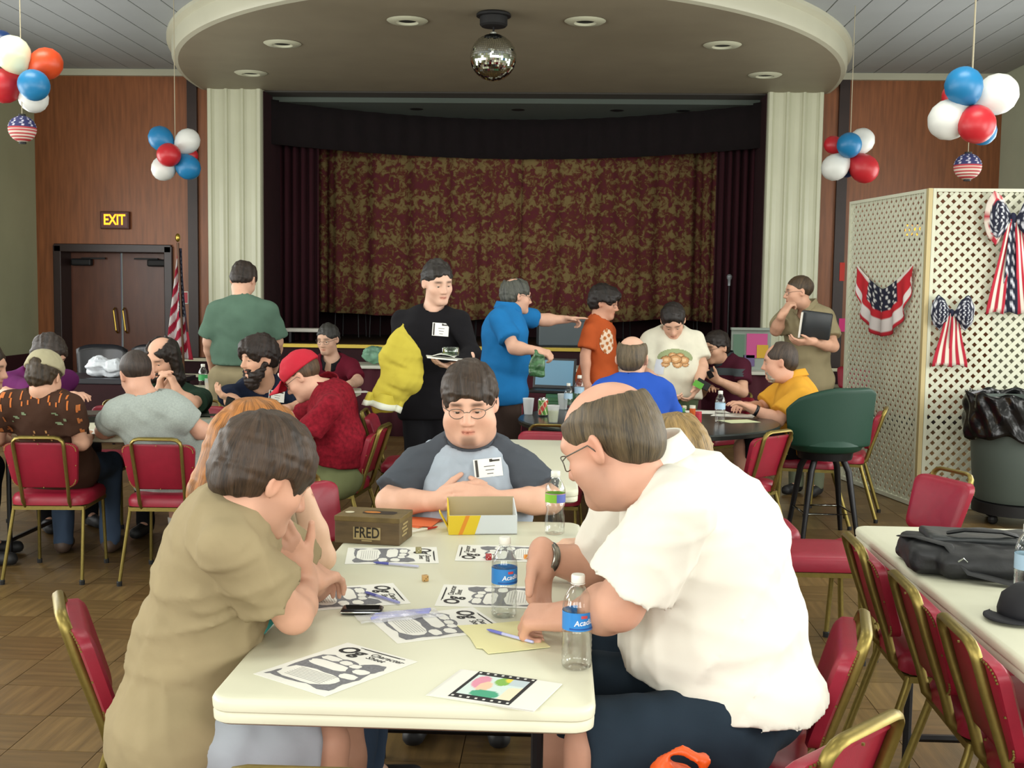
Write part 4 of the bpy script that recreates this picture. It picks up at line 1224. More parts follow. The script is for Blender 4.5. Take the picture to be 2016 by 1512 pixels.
# the big man in white polo
POLO = cloth('white_polo', 'dcd9cf', var=.03, bump=.06)
big = person('big man in white polo with glasses leaning over the table at right', W(1435, 1395, 2.62), W(1283, 915, 2.56), W(1200, 872, 2.50), -72, -58, 26, -3, hs=1.07, fat=1.15,
    sh=(W(1342, 1000, 2.40), W(1250, 955, 2.86)), el=(W(1218, 1192, 2.46), W(1190, 1120, 3.00)), wr=(W(1130, 1214, 2.64), W(1066, 1096, 2.86)),
    hands=({'d': (-1, .25, -.1), 'n': (.1, .35, -1), 'c': (.85, .95, 1., 1., .8)}, {'d': (-.05, -.35, -1), 'n': (.75, -.5, 0), 'c': .55}),
    tor=[(W(1445, 1375, 2.68), (.21, .19, .13)), (W(1402, 1235, 2.68), (.22, .215, .18)), (W(1388, 1075, 2.66), (.215, .185, .175)), (W(1340, 985, 2.64), (.18, .12, .11))],
    near=True, am=1.30, lm=1.25, skin='cd967b', hairc='4a4030', hstyle='bald2', stubble=.35, glasses='6d6a63', ruddy=1.0,
    shirt=POLO, sleeve=.80, hem=-.04, cuff=2.5, folds=.007, fold_s=.26, sk=.012, collar=(POLO, 'polo'), pants=jean, plen='short', slen=1.08, neckr=.078,
    knees=(V(.10, 2.46, .56), V(.05, 2.80, .55)), ankles=(V(.06, 2.45, .085), V(.0, 2.84, .085)), sock='c8c6c0')
# fair haired person behind him
person('fair streaky haired person mostly hidden behind man in white polo', V(.42, 3.42, PZ), W(1365, 968, 3.18), W(1318, 918, 3.12), -88, -80, 30, 0, near=False, hairc='7d6844', hstyle='full', skin='d9ab8e',
    shirt=cloth('grey_blue_top', '4e5a68'), pants=jean, el=(V(.30, 3.06, .79), V(.3, 3.5, .79)), wr=(V(.12, 3.12, .80), V(.12, 3.42, .80)), knees=(V(.08, 3.18, .53), V(.08, 3.42, .53)))

# ---- left table
grey = person('man in grey tee seen from behind, leaning on the left table', V(-2.1, 6.1, PZ), W(292, 788, 6.0), W(268, 738, 6.02), 4, -38, 22, -4, hs=1.0,
    sh=(W(228, 815, 6.02), W(352, 815, 6.0)), el=(W(205, 848, 6.25), W(396, 848, 6.08)), wr=(W(240, 832, 6.34), W(340, 850, 6.38)), hands=({'d': (.6, .3, .1), 'n': (0, 0, -1), 'c': .6}, {'d': (-1, .3, 0), 'c': .3}),
    cw=.20, cd=.135, bw=.20, bd=.15, am=1.15, lm=1.1, skin='cf9a80', hairc='2d2420', hstyle='buzz', shirt=cloth('heather_grey_tee', '9aa39f', var=.14, vs=120), sleeve=.55, pants=cloth('grey_shorts', '8a9094'), plen='short', folds=.006, shoes='1d1d1f', sock='d9d6cf')
cap = person('man in khaki cap and printed brown tee seen from behind', V(-2.7, 6.08, PZ), W(88, 782, 5.96), W(88, 742, 5.96), -6, 4, 18, 0, hs=.98,
    sh=(W(18, 795, 5.96), W(138, 800, 5.94)), el=(W(-6, 862, 6.1), W(160, 872, 6.05)), wr=(W(10, 865, 6.35), W(175, 858, 6.36)), cw=.175, cd=.12, bw=.165, bd=.125, skin='cf9d80', hairc='2e2418', hstyle='short',
    shirt=cloth('brown_tee', '3f2a20'), sleeve=.62, pants=bluejean, shoes='4a3a30', folds=.006)
rnd2 = random.Random(5)
def orn(x, y):
    v = y+.35*abs(x)
    if v > .62 and (sin(x*31)+sin(x*53+y*9)) > .15: return 'b5642c'
    if .05 < v < .5 and abs(abs(x)-.42) < .2 and (sin(x*19+y*23)+sin(y*17-x*11)) > .5: return '6f7f62'
    if abs(abs(x)-.10-.25*(-.2-y)) < .03 and -.75 < y < -.15: return 'b08252'
    if abs(x) > .7 and (sin(y*17)+sin(x*40)) > .3 and y > -.5: return '9a5a2c'
    return None
decal(cap, cap.shirt, 75, 835, .50, .36, orn, 60, 46)
person('bearded balding man with long dark hair in green shirt, hands raised', V(-2.48, 7.42, PZ), W(335, 772, 7.32), W(318, 705, 7.22), 176, 196, 24, 0, hs=1.04, el=(W(378, 795, 7.0), W(300, 800, 7.0)), wr=(W(350, 772, 6.95), W(312, 775, 6.95)),
    hands=({'d': (-.4, -.1, 1), 'n': (-1, 0, 0), 'c': .45}, {'d': (.2, -.1, 1), 'n': (1, 0, 0), 'c': .45}), cw=.19, bw=.2, bd=.15, skin='d3a084', hairc='1d1613', hstyle='longbald', bd_full=False,
    shirt=cloth('forest_green_tee', '24382c'), pants=darkp)
beardman = person('bearded man in navy shirt glancing left behind the left table', V(-1.85, 7.36, PZ), W(522, 756, 7.2), W(508, 705, 7.08), 190, 222, 6, 0, hs=1.06, el=(W(600, 800, 7.0), W(455, 790, 7.0)), wr=(W(560, 806, 6.85), W(466, 790, 6.85)), 
    sh=(W(594, 778, 7.2), W(450, 778, 7.12)), hands=({'d': (-1, -.1, 0), 'c': .3}, {'d': (-.75, -.3, .35), 'n': (0, .3, 1), 'c': .45}), cw=.235, bw=.22, bd=.16, skin='cf9c7e', hairc='1e1512', hstyle='mop', bd_full=True, shirt=cloth('navy_tee', '1b2337'), pants=darkp)
badge(beardman, beardman.shirt, 545, 780, w=.10, hh=.07, roll=-6)
redc = person('man in red cap and red patterned shirt bending over the table', V(-1.33, 6.56, PZ), W(640, 760, 6.48), W(596, 742, 6.44), -78, -85, 34, 0, hs=1.04,
    sh=(W(652, 800, 6.24), W(640, 785, 6.70)), el=(W(600, 860, 6.25), W(590, 825, 6.85)), wr=(W(548, 838, 6.4), W(545, 822, 6.8)), tor=[(W(665, 940, 6.52), (.17, .15, .12)), (W(668, 872, 6.5), (.165, .14, .17)), (W(655, 805, 6.48), (.18, .125, .16))],
    skin='d6a48a', hairc='4b3a2c', hstyle='buzz', stubble=.15, glasses='8a8578', ruddy=.9, shirt=cloth('red_patterned_shirt', '7d1424', var=.5, vs=45), sleeve=.8, collar=(cloth('red_patterned_shirt', '7d1424'), 'polo'), pants=olivep, cuff=2, hem=.0)
person('man in purple tee bending at the far left behind cap wearer', V(-3.4, 7.46, PZ), W(72, 735, 7.5), W(98, 700, 7.35), 140, 110, 28, 0, el=(W(10, 775, 7.3), W(100, 790, 7.15)), wr=(W(70, 790, 7.0), W(140, 780, 7.0)), hairc='2a2320', hstyle='full', shirt=cloth('purple_tee', '5a1f55'), pants=darkp, bw=.17)
person('person at the left picture edge, only nose and cheek in view', V(-3.6, 6.1, PZ), W(-105, 768, 6.25), W(-26, 722, 6.2), 70, 85, 12, 0, el=(W(-20, 830, 6.3), W(-30, 840, 6.1)), wr=(W(30, 842, 6.5), W(20, 850, 6.4)), hairc='2a2018', hstyle='short', shirt=cloth('black_tee', '17161a'), pants=darkp)
person('man in maroon shirt over black tee at table by the stage', V(-1.93, 9.55, PZ), W(655, 708, 9.5), W(645, 668, 9.42), 186, 196, 12, 0, el=(W(705, 750, 9.3), W(608, 755, 9.3)), wr=(W(690, 755, 9.1), W(650, 765, 9.1)), sh=(W(692, 722, 9.5), W(618, 722, 9.5)),
    cw=.18, skin='cfa288', hairc='2c2c2c', hstyle='short', goatee=.4, glasses='4a4640', shirt=cloth('maroon_shirt', '5e1326'), sleeve=.8, vneck=.05, pants=darkp, collar=(cloth('black_tee', '17161a'), 'polo'))

# ---- standing
green = person('man in green tee and khaki shorts standing with back to camera', W(470, 742, 8.1), W(478, 590, 8.05), W(480, 552, 8.15), 6, 12, 34, 0, seated=False, hs=1.03, sh=(W(428, 612, 8.05), W(528, 612, 8.05)), el=(W(412, 672, 8.1), W(545, 672, 8.15)), wr=(W(420, 728, 8.3), W(540, 722, 8.4)),
    cw=.20, cd=.14, bw=.215, bd=.16, am=1.1, lm=1.2, skin='d1a085', hairc='241c18', hstyle='short', shirt=cloth('green_tee', '50695b'), sleeve=.86, cuff=2.6, hem=-.10, ptop=.16, pants=khaki, plen='short', sock='b9b3a4', knees=(W(432, 868, 8.1), W(500, 868, 8.1)))
blk = person('tall man in black clothes with badge, holding yellow pillow and white board', W(848, 795, 6.95), W(852, 610, 6.9), W(862, 556, 6.85), 165, 150, 14, 4, seated=False, hs=1.04, sh=(W(905, 632, 6.85), W(792, 632, 6.95)), el=(W(928, 692, 6.8), W(782, 700, 6.85)), wr=(W(898, 722, 6.6), W(800, 752, 6.6)),
    hands=({'d': (-.6, -.5, .1), 'n': (0, 0, 1), 'c': .2}, {'d': (-.3, -.7, -.2), 'n': (-.5, .3, .6), 'c': .5}), cw=.19, bw=.18, skin='d8ab93', hairc='17120f', hstyle='short', shirt=cloth('black_shirt', '131216', bump=.05), sleeve=1.93, hem=.1, pants=darkp, neckr=.054)
badge(blk, blk.shirt, 867, 649, w=.098, hh=.078, roll=-4)
BP = cloth('blue_polo', '1c6aa6')
bluep = person('man in bright blue polo standing and pointing right', W(985, 765, 8.15), W(997, 610, 8.1), W(1017, 583, 8.15), 55, 66, 6, 0, seated=False, hs=1.02, sh=(W(1012, 622, 8.3), W(985, 628, 7.95)), el=(W(1068, 630, 8.45), W(1012, 685, 7.85)), wr=(W(1108, 629, 8.5), W(1052, 690, 7.8)),
    hands=({'d': (1, .05, .02), 'n': (0, -.4, -1), 'c': (.05, .8, .9, .9, .5)}, {'d': (1, -.1, -.2), 'n': (-.1, .5, -.9), 'c': .8}), cw=.19, cd=.14, bw=.2, bd=.16, am=1.1, lm=1.1, skin='d2a086', hairc='3f423f', hstyle='crown', glasses='333333', shirt=BP, sleeve=.72, hem=.10, pants=cloth('brown_trousers', '3b2f2a'), collar=(BP, 'polo'), cuff=1.6)
boy = person('boy in orange tee with glasses standing in profile', W(1176, 745, 8.6), W(1178, 632, 8.55), W(1190, 596, 8.55), 78, 104, 12, 0, seated=False, hs=.98, shw=.15, sh=(W(1196, 652, 8.68), W(1162, 655, 8.42)), el=(W(1195, 700, 8.7), W(1152, 700, 8.4)), wr=(W(1195, 748, 8.65), W(1154, 752, 8.38)),
    cw=.14, cd=.11, bw=.14, bd=.13, am=.92, lm=.95, skin='c98f72', hairc='17110f', hstyle='mop', glasses='3a3a3a', shirt=cloth('orange_tee', 'ab4e26'), sleeve=.72, hem=.06, pants=darkp, cuff=1.8)
decal(boy, boy.shirt, 1196, 672, .13, .2, lambda x, y: ('d8c3ae' if (sin(x*9+y*7)+sin(y*13-x*5)) > -.3 else 'a8622e') if x*x+y*y < .9 else None, 22, 30)
white = person('dark haired person in white tee with bear print, looking down', W(1322, 775, 8.5), W(1323, 652, 8.5), W(1325, 632, 8.36), 186, 184, 40, 4, seated=False, hs=1.02, shw=.185, sh=(W(1368, 672, 8.5), W(1280, 672, 8.5)), el=(W(1382, 722, 8.45), W(1275, 728, 8.45)), wr=(W(1374, 758, 8.25), W(1300, 765, 8.2)),
    hands=({'d': (-.4, -.3, -.8), 'n': (-1, 0, 0), 'c': .5}, {'d': (.5, -.3, -.4), 'n': (1, 0, 0), 'c': .5}), cw=.185, cd=.15, bw=.2, bd=.18, am=1.15, lm=1.1, skin='d6a488', hairc='17110f', hstyle='short', shirt=cloth('white_tee', 'd6d3c2'), sleeve=.72, hem=.04, pants=cloth('green_trousers', '5c6a50'), cuff=2)
def bears(x, y):
    for cx_, cy_, rr in ((-.5, -.15, .32), (.0, -.1, .36), (.45, -.15, .32), (-.15, .2, .24), (.25, .15, .26), (-.55, -.45, .28), (.1, -.5, .3), (.5, -.45, .25)):
        q = math.hypot(x-cx_, y-cy_)
        if q < rr: return 'd3b088' if q < rr*.42 else 'b98a5c' if q < rr*.82 else '7d5836'
    return '8f9a72' if (x/.98)**2+((y-.12)/.62)**2 < 1 and y > -.15 else None
decal(white, white.shirt, 1330, 705, .27, .20, bears, 44, 36)
decal(white, white.shirt, 1298, 722, .075, .11, lambda x, y: 'c6cbd6', 8, 8, name='paper_sticker')
kh = person('man in open khaki shirt and glasses standing, hand at mouth, holding black binder', W(1592, 745, 8.9), W(1588, 603, 8.85), W(1572, 575, 8.75), 215, 268, 4, 0, seated=False, hs=1.0, sh=(W(1625, 625, 8.75), W(1550, 622, 8.95)), el=(W(1640, 682, 8.65), W(1528, 650, 8.75)), wr=(W(1598, 672, 8.5), W(1540, 620, 8.62)),
    hands=({'d': (-1, -.1, -.1), 'n': (0, .5, .8), 'c': .4}, {'d': (.5, .0, .8), 'n': (.8, .3, 0), 'c': .9}), cw=.185, cd=.13, bw=.175, bd=.135, am=1.08, skin='cf9b7e', hairc='3b2f22', hstyle='buzz', stubble=.15, glasses='4d4a44', shirt=cloth('khaki_shirt', '8d8367'), sleeve=.72, vneck=.07, hem=.14, pants=cloth('sage_trousers', '757c68'), collar=(cloth('khaki_shirt', '8d8367'), 'polo'), cuff=2)
decal(kh, kh.shirt, 1578, 612, .10, .12, lambda x, y: '17161a' if abs(x) < .75*(y+1)/2+.12 else None, 14, 14, name='black_undershirt')

# ---- round table
royal = person('balding man in royal blue tee seen from behind at the round table', V(.42, 6.24, PZ), W(1245, 748, 6.3), W(1245, 706, 6.34), 2, 14, 4, 0, hs=1.02, sh=(W(1188, 772, 6.3), W(1302, 772, 6.3)), el=(W(1170, 838, 6.5), W(1328, 838, 6.5)), wr=(W(1200, 822, 6.8), W(1300, 822, 6.8)), cw=.19, bw=.19, bd=.14, am=1.1, skin='d1a187', hairc='4d4334', hstyle='bald2', shirt=cloth('royal_blue_tee', '2850ae'), pants=khaki)
mp = person('man in maroon polo with grey stripe and glasses looking at phone', V(1.27, 8.95, PZ), W(1424, 705, 8.85), W(1410, 684, 8.75), 232, 236, 10, 0, hs=1.0, sh=(W(1462, 722, 8.7), W(1395, 722, 9.0)), el=(W(1462, 772, 8.6), W(1375, 775, 8.85)), wr=(W(1412, 748, 8.45), W(1390, 765, 8.6)),
    hands=({'d': (-.8, -.1, .5), 'n': (-.2, .5, .8), 'c': .4}, None), cw=.175, bw=.16, skin='cc9b7c', hairc='1a1310', hstyle='short', stubble=.2, glasses='4a4640', shirt=cloth('maroon_polo', '431626'), pants=khaki, plen='short', collar=(cloth('dark_grey', '2c3034'), 'polo'))
decal(mp, mp.shirt, 1440, 732, .34, .055, lambda x, y: '3b4347', 30, 8, name='stripe')
yl = cloth('yellow_polo', 'd29a35')
yel = person('grey bearded man in yellow polo seated at the round table in profile', V(1.70, 7.84, PZ), W(1566, 745, 7.84), W(1534, 712, 7.8), -80, -80, 8, 0, hs=1.05, fat=1.1, sh=(W(1575, 782, 7.6), W(1545, 765, 8.04)), el=(W(1530, 828, 7.55), W(1495, 805, 8.0)), wr=(W(1484, 806, 7.55), W(1468, 800, 7.8)),
    tor=[(W(1582, 875, 7.84), (.19, .16, .12)), (W(1570, 828, 7.84), (.19, .175, .17)), (W(1570, 785, 7.84), (.19, .14, .15))], am=1.15, lm=1.1, skin='d29a7e', hairc='3a302a', hstyle='receding', stubble=.0, ruddy=.9, shirt=yl, sleeve=.78, hem=.10, collar=(yl, 'polo'), pants=darkp, plen='short', cuff=2, sock='d8d6cc', shoes='d0ccc2')
S = beard(yel.hd, yel.RH, yel.hs, False, .006); me, Vh = S.mesh('beard'); strands(me, Vh, yel.hd, yel.RH, yel.hs); me.transform(Matrix.Translation(-Vector(yel.b0))); mesh_obj('beard', me, hairmat('hair_grey', '9b958c'), yel.root)
# ================================================================== things on the tables
paper = M('paper', 'e3e3dc', .6); ink = M('ink', '16161a', .6); greyink = M('grey_ink', '74757a', .7, var=.3, vs=160)
ZT = .7455
def flat_poly(name, pts, z, mat, parent):
    bm = bmesh.new(); bm.faces.new([bm.verts.new((x, y, z)) for x, y in pts]); bmesh.ops.recalc_face_normals(bm, faces=bm.faces)
    me = bpy.data.meshes.new(name); bm.to_mesh(me); bm.free()
    if me.polygons and me.polygons[0].normal.z < 0: me.flip_normals()
    return mesh_obj(name, me, mat, parent)
def blob(cx, cy, w, h, seed, n=18, jit=.10, sq=3.0):
    rg = random.Random(seed); out = []
    for i in range(n):
        a = 2*pi*i/n; k = (abs(cos(a))**sq+abs(sin(a))**sq)**(-1/sq)*(1+rg.uniform(-jit, jit))
        out.append((cx+w/2*k*cos(a), cy+h/2*k*sin(a)))
    return out
def sheet_at(TL, TR, BL, label, ztop=0):
    a, b, c = (onz(*p, ZT) for p in (TL, TR, BL)) if BL is not None else (None,)*3
    ex = nrm(b-a); ey = nrm(a-c); ey = nrm(ey-ex*(ex@ey)); 
    cen = (b+c)/2
    r = empty('character_sheet', (cen[0], cen[1], ZT+ztop), atan2(ex[1], ex[0]), label, 'paper', 'printed character sheets')
    w, h = .216, .279
    MB().box((0, 0, .0004), (w, h, .0006)).obj('page', paper, r)
    z = .0010
    gb = MB()
    def add(pts, zz, b): b.bm.faces.new([b.bm.verts.new((x, y, zz)) for x, y in pts])
    rg = random.Random(4)
    outl = [(-.40, .16), (-.30, .20), (-.12, .17), (0, .19), (.12, .15), (.22, .23), (.36, .25), (.43, .17), (.40, .05), (.43, -.10), (.40, -.25), (.43, -.40), (.30, -.43), (.1, -.40), (-.15, -.43), (-.36, -.41), (-.44, -.43), (-.41, -.25), (-.43, -.05)]
    P = [(x*w, y*h) for x, y in outl]; Q = []
    for i in range(len(P)):
        for t in (0, .33, .66):
            p, q = P[i], P[(i+1) % len(P)]; Q.append((lerp(p[0], q[0], t)+rg.uniform(-.002, .002), lerp(p[1], q[1], t)+rg.uniform(-.002, .002)))
    add(Q, z, gb); o = gb.obj('artwork', greyink, r)
    wb = MB(); k = 0
    for cx, cy, bw_, bh in ((-.24, .125, .24, .09), (-.02, .115, .15, .08), (.13, .10, .13, .08), (-.12, .0, .52, .13), (.29, .03, .18, .10), (-.05, -.26, .70, .26), (.28, -.10, .22, .10)):
        k += 1; add(blob(cx*w, cy*h, bw_*w, bh*h, k), z+.0003, wb)
    wb.obj('form_fields', paper, r)
    tb = MB()
    for yy, ww in ((.475, .62), (.468, .5)): tb.box((.06*w, yy*h-.004, z), (ww*w, .0022, .0003))
    for k in range(8): tb.box((-.03*w, (-.17-.024*k)*h, z+.0006), (.50*w, .0006, .0002))
    tb.obj('small_print', ink, r)
    for s, sx, sy, size, bo in (('Og', -.25, .35, .058, .0018), ('Character', .205, .39, .023, .0003), ('Sheet', .13, .32, .023, .0003)):
        me = text_mesh(s, size, shear=.2, bold=bo); me.transform(Matrix.Translation((sx*w, sy*h, z+.0002))); mesh_obj('lettering', me, ink, r)
    return r
sheet_at((672, 1263), (825, 1305), (497, 1325), 'printed character sheet nearest the front left corner of the table')
sheet_at((935, 1197), (1000, 1240), (725, 1219), 'printed character sheet in the middle, tucked under the yellow paper')
sheet_at((771, 1145), (808, 1187), (575, 1163), 'printed character sheet beside the folded arms of man in tan')
sheet_at((853, 1193), (872, 1150), (1070, 1200), 'printed character sheet behind the middle water bottle')
sheet_at((896, 1106), (905, 1072), (1076, 1108), 'printed character sheet at far right with red die on it')
sheet_at((862, 1076), (867, 1111), (683, 1077), 'printed character sheet at far left in front of brown box')

# folded brochure with a film strip picture
a, b, c, d = (onz(*p, ZT) for p in ((884, 1316), (1090, 1346), (1073, 1399), (857, 1377)))
ex = nrm(b-a); w = (np.linalg.norm(b-a)+np.linalg.norm(c-d))/2; h = (np.linalg.norm(a-d)+np.linalg.norm(b-c))/2; cen = (a+b+c+d)/4
r = empty('brochure', (cen[0], cen[1], ZT), atan2(ex[1], ex[0]), 'folded white brochure with film strip picture at front right', 'brochure')
for k in range(3):
    MB().box((.003*k, -.002*k, .0006+.0016*k), (w-.004*k, h-.003*k, .0009)).obj('leaf', paper, r)
zt = .0046
flat_poly('film_frame', [(-.30*w, -.47*h), (.27*w, -.47*h), (.27*w, .47*h), (-.30*w, .47*h)], zt, ink, r)
bb = MB()
for s in (1, -1):
    for k in range(8): bb.box((-.27*w+k*.073*w, s*.42*h, zt+.0003), (.022*w, .035*h, .0004))
bb.obj('sprocket_holes', paper, r)
pic = MB().grid(lambda u, v: ((-.265+.50*u)*w, (-.345+.69*v)*h, zt+.0004), 40, 24).mesh('picture')
cl = []
for v in pic.vertices:
    x, y = v.co.x/w, v.co.y/h; col = 'cfe0dc'
    if (x+.17)**2/.006+(y-.12)**2/.045 < 1: col = 'd98fa6'
    if (x+.10)**2/.004+(y+.02)**2/.03 < 1: col = 'e6c3a6'
    if (x-.02)**2/.006+(y-.22)**2/.02 < 1: col = '7fb24c'
    if (x-.07)**2/.003+(y-.30)**2/.006 < 1: col = 'e0cf48'
    if (x+.03)**2/.018+(y+.25)**2/.018 < 1: col = '3f9f7c'
    if x > .12 and y < .05+.4*(x-.12): col = 'e9dcc0'
    if x > .08 and y > .12: col = 'b9c9d0'
    cl.append(hexc(col)[:3])
vcol(pic, np.array(cl)); mesh_obj('picture', pic, M('print_colours', '808080', .5, attr='tone'), r)

# yellow note paper
pts = [onz(*p, ZT+.002) for p in ((900, 1232), (960, 1229), (1022, 1223), (1052, 1248), (1083, 1274), (1020, 1281), (961, 1287), (950, 1277), (938, 1276), (925, 1255))]
cen = np.mean(pts, 0)
r = empty('note_paper', (cen[0], cen[1], ZT+.0018), 0, 'torn pale yellow note paper with a pen on it', 'paper')
yp = M('yellow_paper', 'e0dca8', .7)
MB().prism([(p[0]-cen[0], p[1]-cen[1]) for p in pts], 0, .0012).obj('top_sheet', yp, r)
MB().prism([((p[0]-cen[0])*.97+.004, (p[1]-cen[1])*.97+.004) for p in pts], -.0012, -.0002).obj('under_sheet', yp, r)

def pen(p0, p1, lab, col='6d70b8', tip='3c3f86', z=0):
    a, b = onz(*p0, ZT+.005+z), onz(*p1, ZT+.005+z); d = nrm(b-a); b = a+d*.145
    r = empty('pen', (a[0], a[1], ZT+.005+z), atan2(d[1], d[0]), lab, 'pen', 'ball point pens on the table')
    MB().tube([(0, 0, 0), (.012, 0, 0), (.05, 0, 0)], [.0008, .0038, .0043], 8).obj('cap', M('pen_'+tip, tip, .35), r, sm=.8)
    MB().tube([(.046, 0, 0), (.14, 0, 0), (.145, 0, 0)], [.0038, .0038, .003], 8).obj('barrel', M('pen_'+col, col, .3), r, sm=.8)
pen((735, 1107), (835, 1116), 'blue pen lying below the far left sheet', 'b9bbd6', '5a5fae')
pen((718, 1165), (785, 1186), 'violet pen lying on the sheet by tan sleeves', '8f93c8', '4b4e9a', .001)
pen((958, 1239), (1042, 1262), 'lilac pen lying on the yellow note paper', 'b3b6dc', '6a6fc0', .003)
pen((862, 1037), (815, 1046), 'red and white pen beside the brown box', 'dedad2', 'b5262c')
# clear bag with pens
p = onz(785, 1212, ZT+.004)
r = empty('pen_pouch', (p[0], p[1], ZT), .42, 'clear plastic pouch holding several blue pens', 'pouch')
for k in range(4): MB().tube([(-.075+.006*k, -.015+.010*k, .008), (.075+.004*k, -.012+.008*k, .009)], .004, 8).obj('pen_refill', M('pen_8f93c8', '8f93c8', .3), r, sm=.8)
o = MB().grid(lambda u, v: ((u-.5)*.21, (v-.5)*.075, .004+.012*sin(pi*u)*sin(pi*v)+.002*sin(u*19+v*9)), 24, 8).obj('pouch', M('clear_film', 'f2f3fa', .12, alpha=.25), r, sm=0); thicken(o, .001)
# phone
p = onz(713, 1207, ZT)
r = empty('mobile_phone', (p[0], p[1], ZT), .06, 'black clamshell mobile phone with silver edge on the table', 'phone')
MB().box((0, 0, .008), (.104, .052, .013), bev=.006, seg=3).obj('body', M('phone_black', '101014', .15), r, sm=.6)
MB().box((0, 0, .008), (.1055, .0535, .0045), bev=.002).obj('silver_band', chrome, r, sm=.6)
MB().box((0, .002, .0150), (.088, .038, .0008), bev=.0003).obj('screen', M('phone_screen', '0a0a0e', .05), r)
# dice
def die(px, py, col, lab, z=0, s=.016, rot=.4):
    p = onz(px, py, ZT+s/2+z)
    r = empty('die', (p[0], p[1], ZT+s/2+z), rot, lab, 'die', 'game dice')
    MB().box((0, 0, 0), (s, s, s), bev=.0022).obj('cube', M('die_'+col, col, .35), r, sm=.8)
    b = MB()
    for x, y in ((-1, -1), (1, 1), (0, 0)):
        b.lathe([(0, s/2+.0002), (.0013, s/2+.0002)], 8, (x*s*.27, y*s*.27, 0), cap=False)
        b.box((x*s*.27, -s/2, y*s*.27), (.0024, .0006, .0024))
    o = b.obj('pips', M('white_paint', 'd8d5cc', .5) if col != 'b9935a' else ink, r); o['kind'] = 'stuff'
die(837, 1138, 'b9935a', 'tan die alone on the bare table top', 0, .017)
die(824, 1083, '8d8658', 'olive die sitting on the far left sheet', .001, .018, .2)
die(962, 1096, 'a3262c', 'red die sitting on the far right sheet', .001, .018, .1)
die(1036, 1096, 'd98a2e', 'orange die beside the wrist watch', .001, .013)

# brown box reading FRED
a = onz(659, 1068, ZT); b = onz(786, 1075, ZT); ex = nrm(b-a)
bx = empty('game_box', (0, 0, 0), 0, 'brown wooden looking box lettered FRED at the far left of table', 'box')
L_ = np.linalg.norm(b-a); Dp = .155; Hh = .088; ey = V(-ex[1], ex[0], 0)
cen = (a+b)/2+ey*Dp/2; bx.location = (cen[0], cen[1], ZT); bx.rotation_euler = (0, 0, atan2(ex[1], ex[0]))
bxm = M('box_brown', '5c4a30', .55, var=.3, vs=14, stretch=(1, 5, 5))
MB().box((0, 0, Hh/2), (L_, Dp, Hh), bev=.002).obj('carton', bxm, bx)
MB().box((0, 0, Hh-.008), (L_+.003, Dp+.003, .017), bev=.002).obj('lid', M('box_lid', '66542f', .5, var=.35, vs=20), bx)
flat_poly('plate', blob(.02, 0, L_*.52, Dp*.35, 9, jit=.03, sq=6), Hh+.001, M('box_dark', '2c2016', .4), bx)
flat_poly('glow', blob(-.005, .0, L_*.26, Dp*.18, 3, jit=.05, sq=2), Hh+.0016, M('box_orange', 'c47a34', .4, var=.3, vs=60), bx)
flat_poly('badge', blob(-L_*.36, -Dp*.1, .03, .03, 3, jit=0, sq=2), Hh+.0016, M('box_cream', 'c9c2a6', .5), bx)
bm_ = M('box_letters', '20180f', .5); bl = M('box_panel', '9c8a60', .5)
o = MB().box((0, -Dp/2-.0008, Hh*.40), (L_*.42, .0012, .04)).obj('name_panel', bl, bx)
me = text_mesh('FRED', .046, bold=.0008); me.transform(Matrix.Translation((0, -Dp/2-.002, Hh*.41)) @ Matrix.Rotation(pi/2, 4, 'X') @ Matrix.Diagonal((.8, 1.05, 1, 1))); mesh_obj('lettering', me, bm_, bx)
b = MB()
for k in range(4): b.box((L_/2+.0006, -.02+.012*(k % 2), Hh*(.3+.13*k)), (.001, .055, .006))
b.box((0, -Dp/2-.0016, Hh*.13), (L_*.16, .001, .004)); o = b.obj('small_print', bl, bx); o['kind'] = 'stuff'
# orange papers by the box
p = onz(828, 1030, ZT)
r = empty('orange_card', (p[0], p[1], ZT), -.5, 'orange paper cards lying behind the brown box', 'paper')
om = M('orange_paper', 'd46a3c', .6)
for k in range(2): MB().box((.012*k-.01, .01*k, .001+.0022*k), (.11, .15, .0016)).obj('card', om, r); r.children[-1].rotation_euler = (0, 0, .35*k)
# open yellow and white carton
a, b = onz(883, 1053, ZT), onz(1018, 1052, ZT); ex = nrm(b-a); L_ = np.linalg.norm(b-a); Dp, Hh = .135, .065
ey = V(-ex[1], ex[0], 0); cen = (a+b)/2+ey*Dp/2
r = empty('open_carton', (cen[0], cen[1], ZT), atan2(ex[1], ex[0]), 'open carton, yellow and white outside, in front of raglan man', 'box')
yel_ = M('carton_yellow', 'd9bd22', .5); whi = M('carton_white', 'cfd6dc', .5); kraft = M('carton_inside', 'b3a585', .8)
t = .003
MB().box((0, 0, t/2), (L_, Dp, t)).obj('base', kraft, r)
fo = MB().box((0, -Dp/2+t/2, Hh/2), (L_, t, Hh)).obj('front_wall', whi, r)
MB().box((0, Dp/2-t/2, (Hh+.04)/2), (L_, t, Hh+.04)).obj('back_wall', kraft, r)
for s in (1, -1):
    b = MB(); pf = [(-Dp/2+t, 0), (Dp/2-t, 0), (Dp/2-t, Hh+.036), (Dp/2-.03, Hh+.032), (-Dp/2+t, Hh)]
    A_ = [b.bm.verts.new((s*L_/2, y, z)) for y, z in pf]; B_ = [b.bm.verts.new((s*(L_/2-t), y, z)) for y, z in pf]
    b.bm.faces.new(A_); b.bm.faces.new(B_[::-1]); [b.bm.faces.new((A_[i], B_[i], B_[(i+1) % 5], A_[(i+1) % 5])) for i in range(5)]
    b.obj('side_wall', whi if s > 0 else yel_, r)
y0 = -Dp/2-.0006
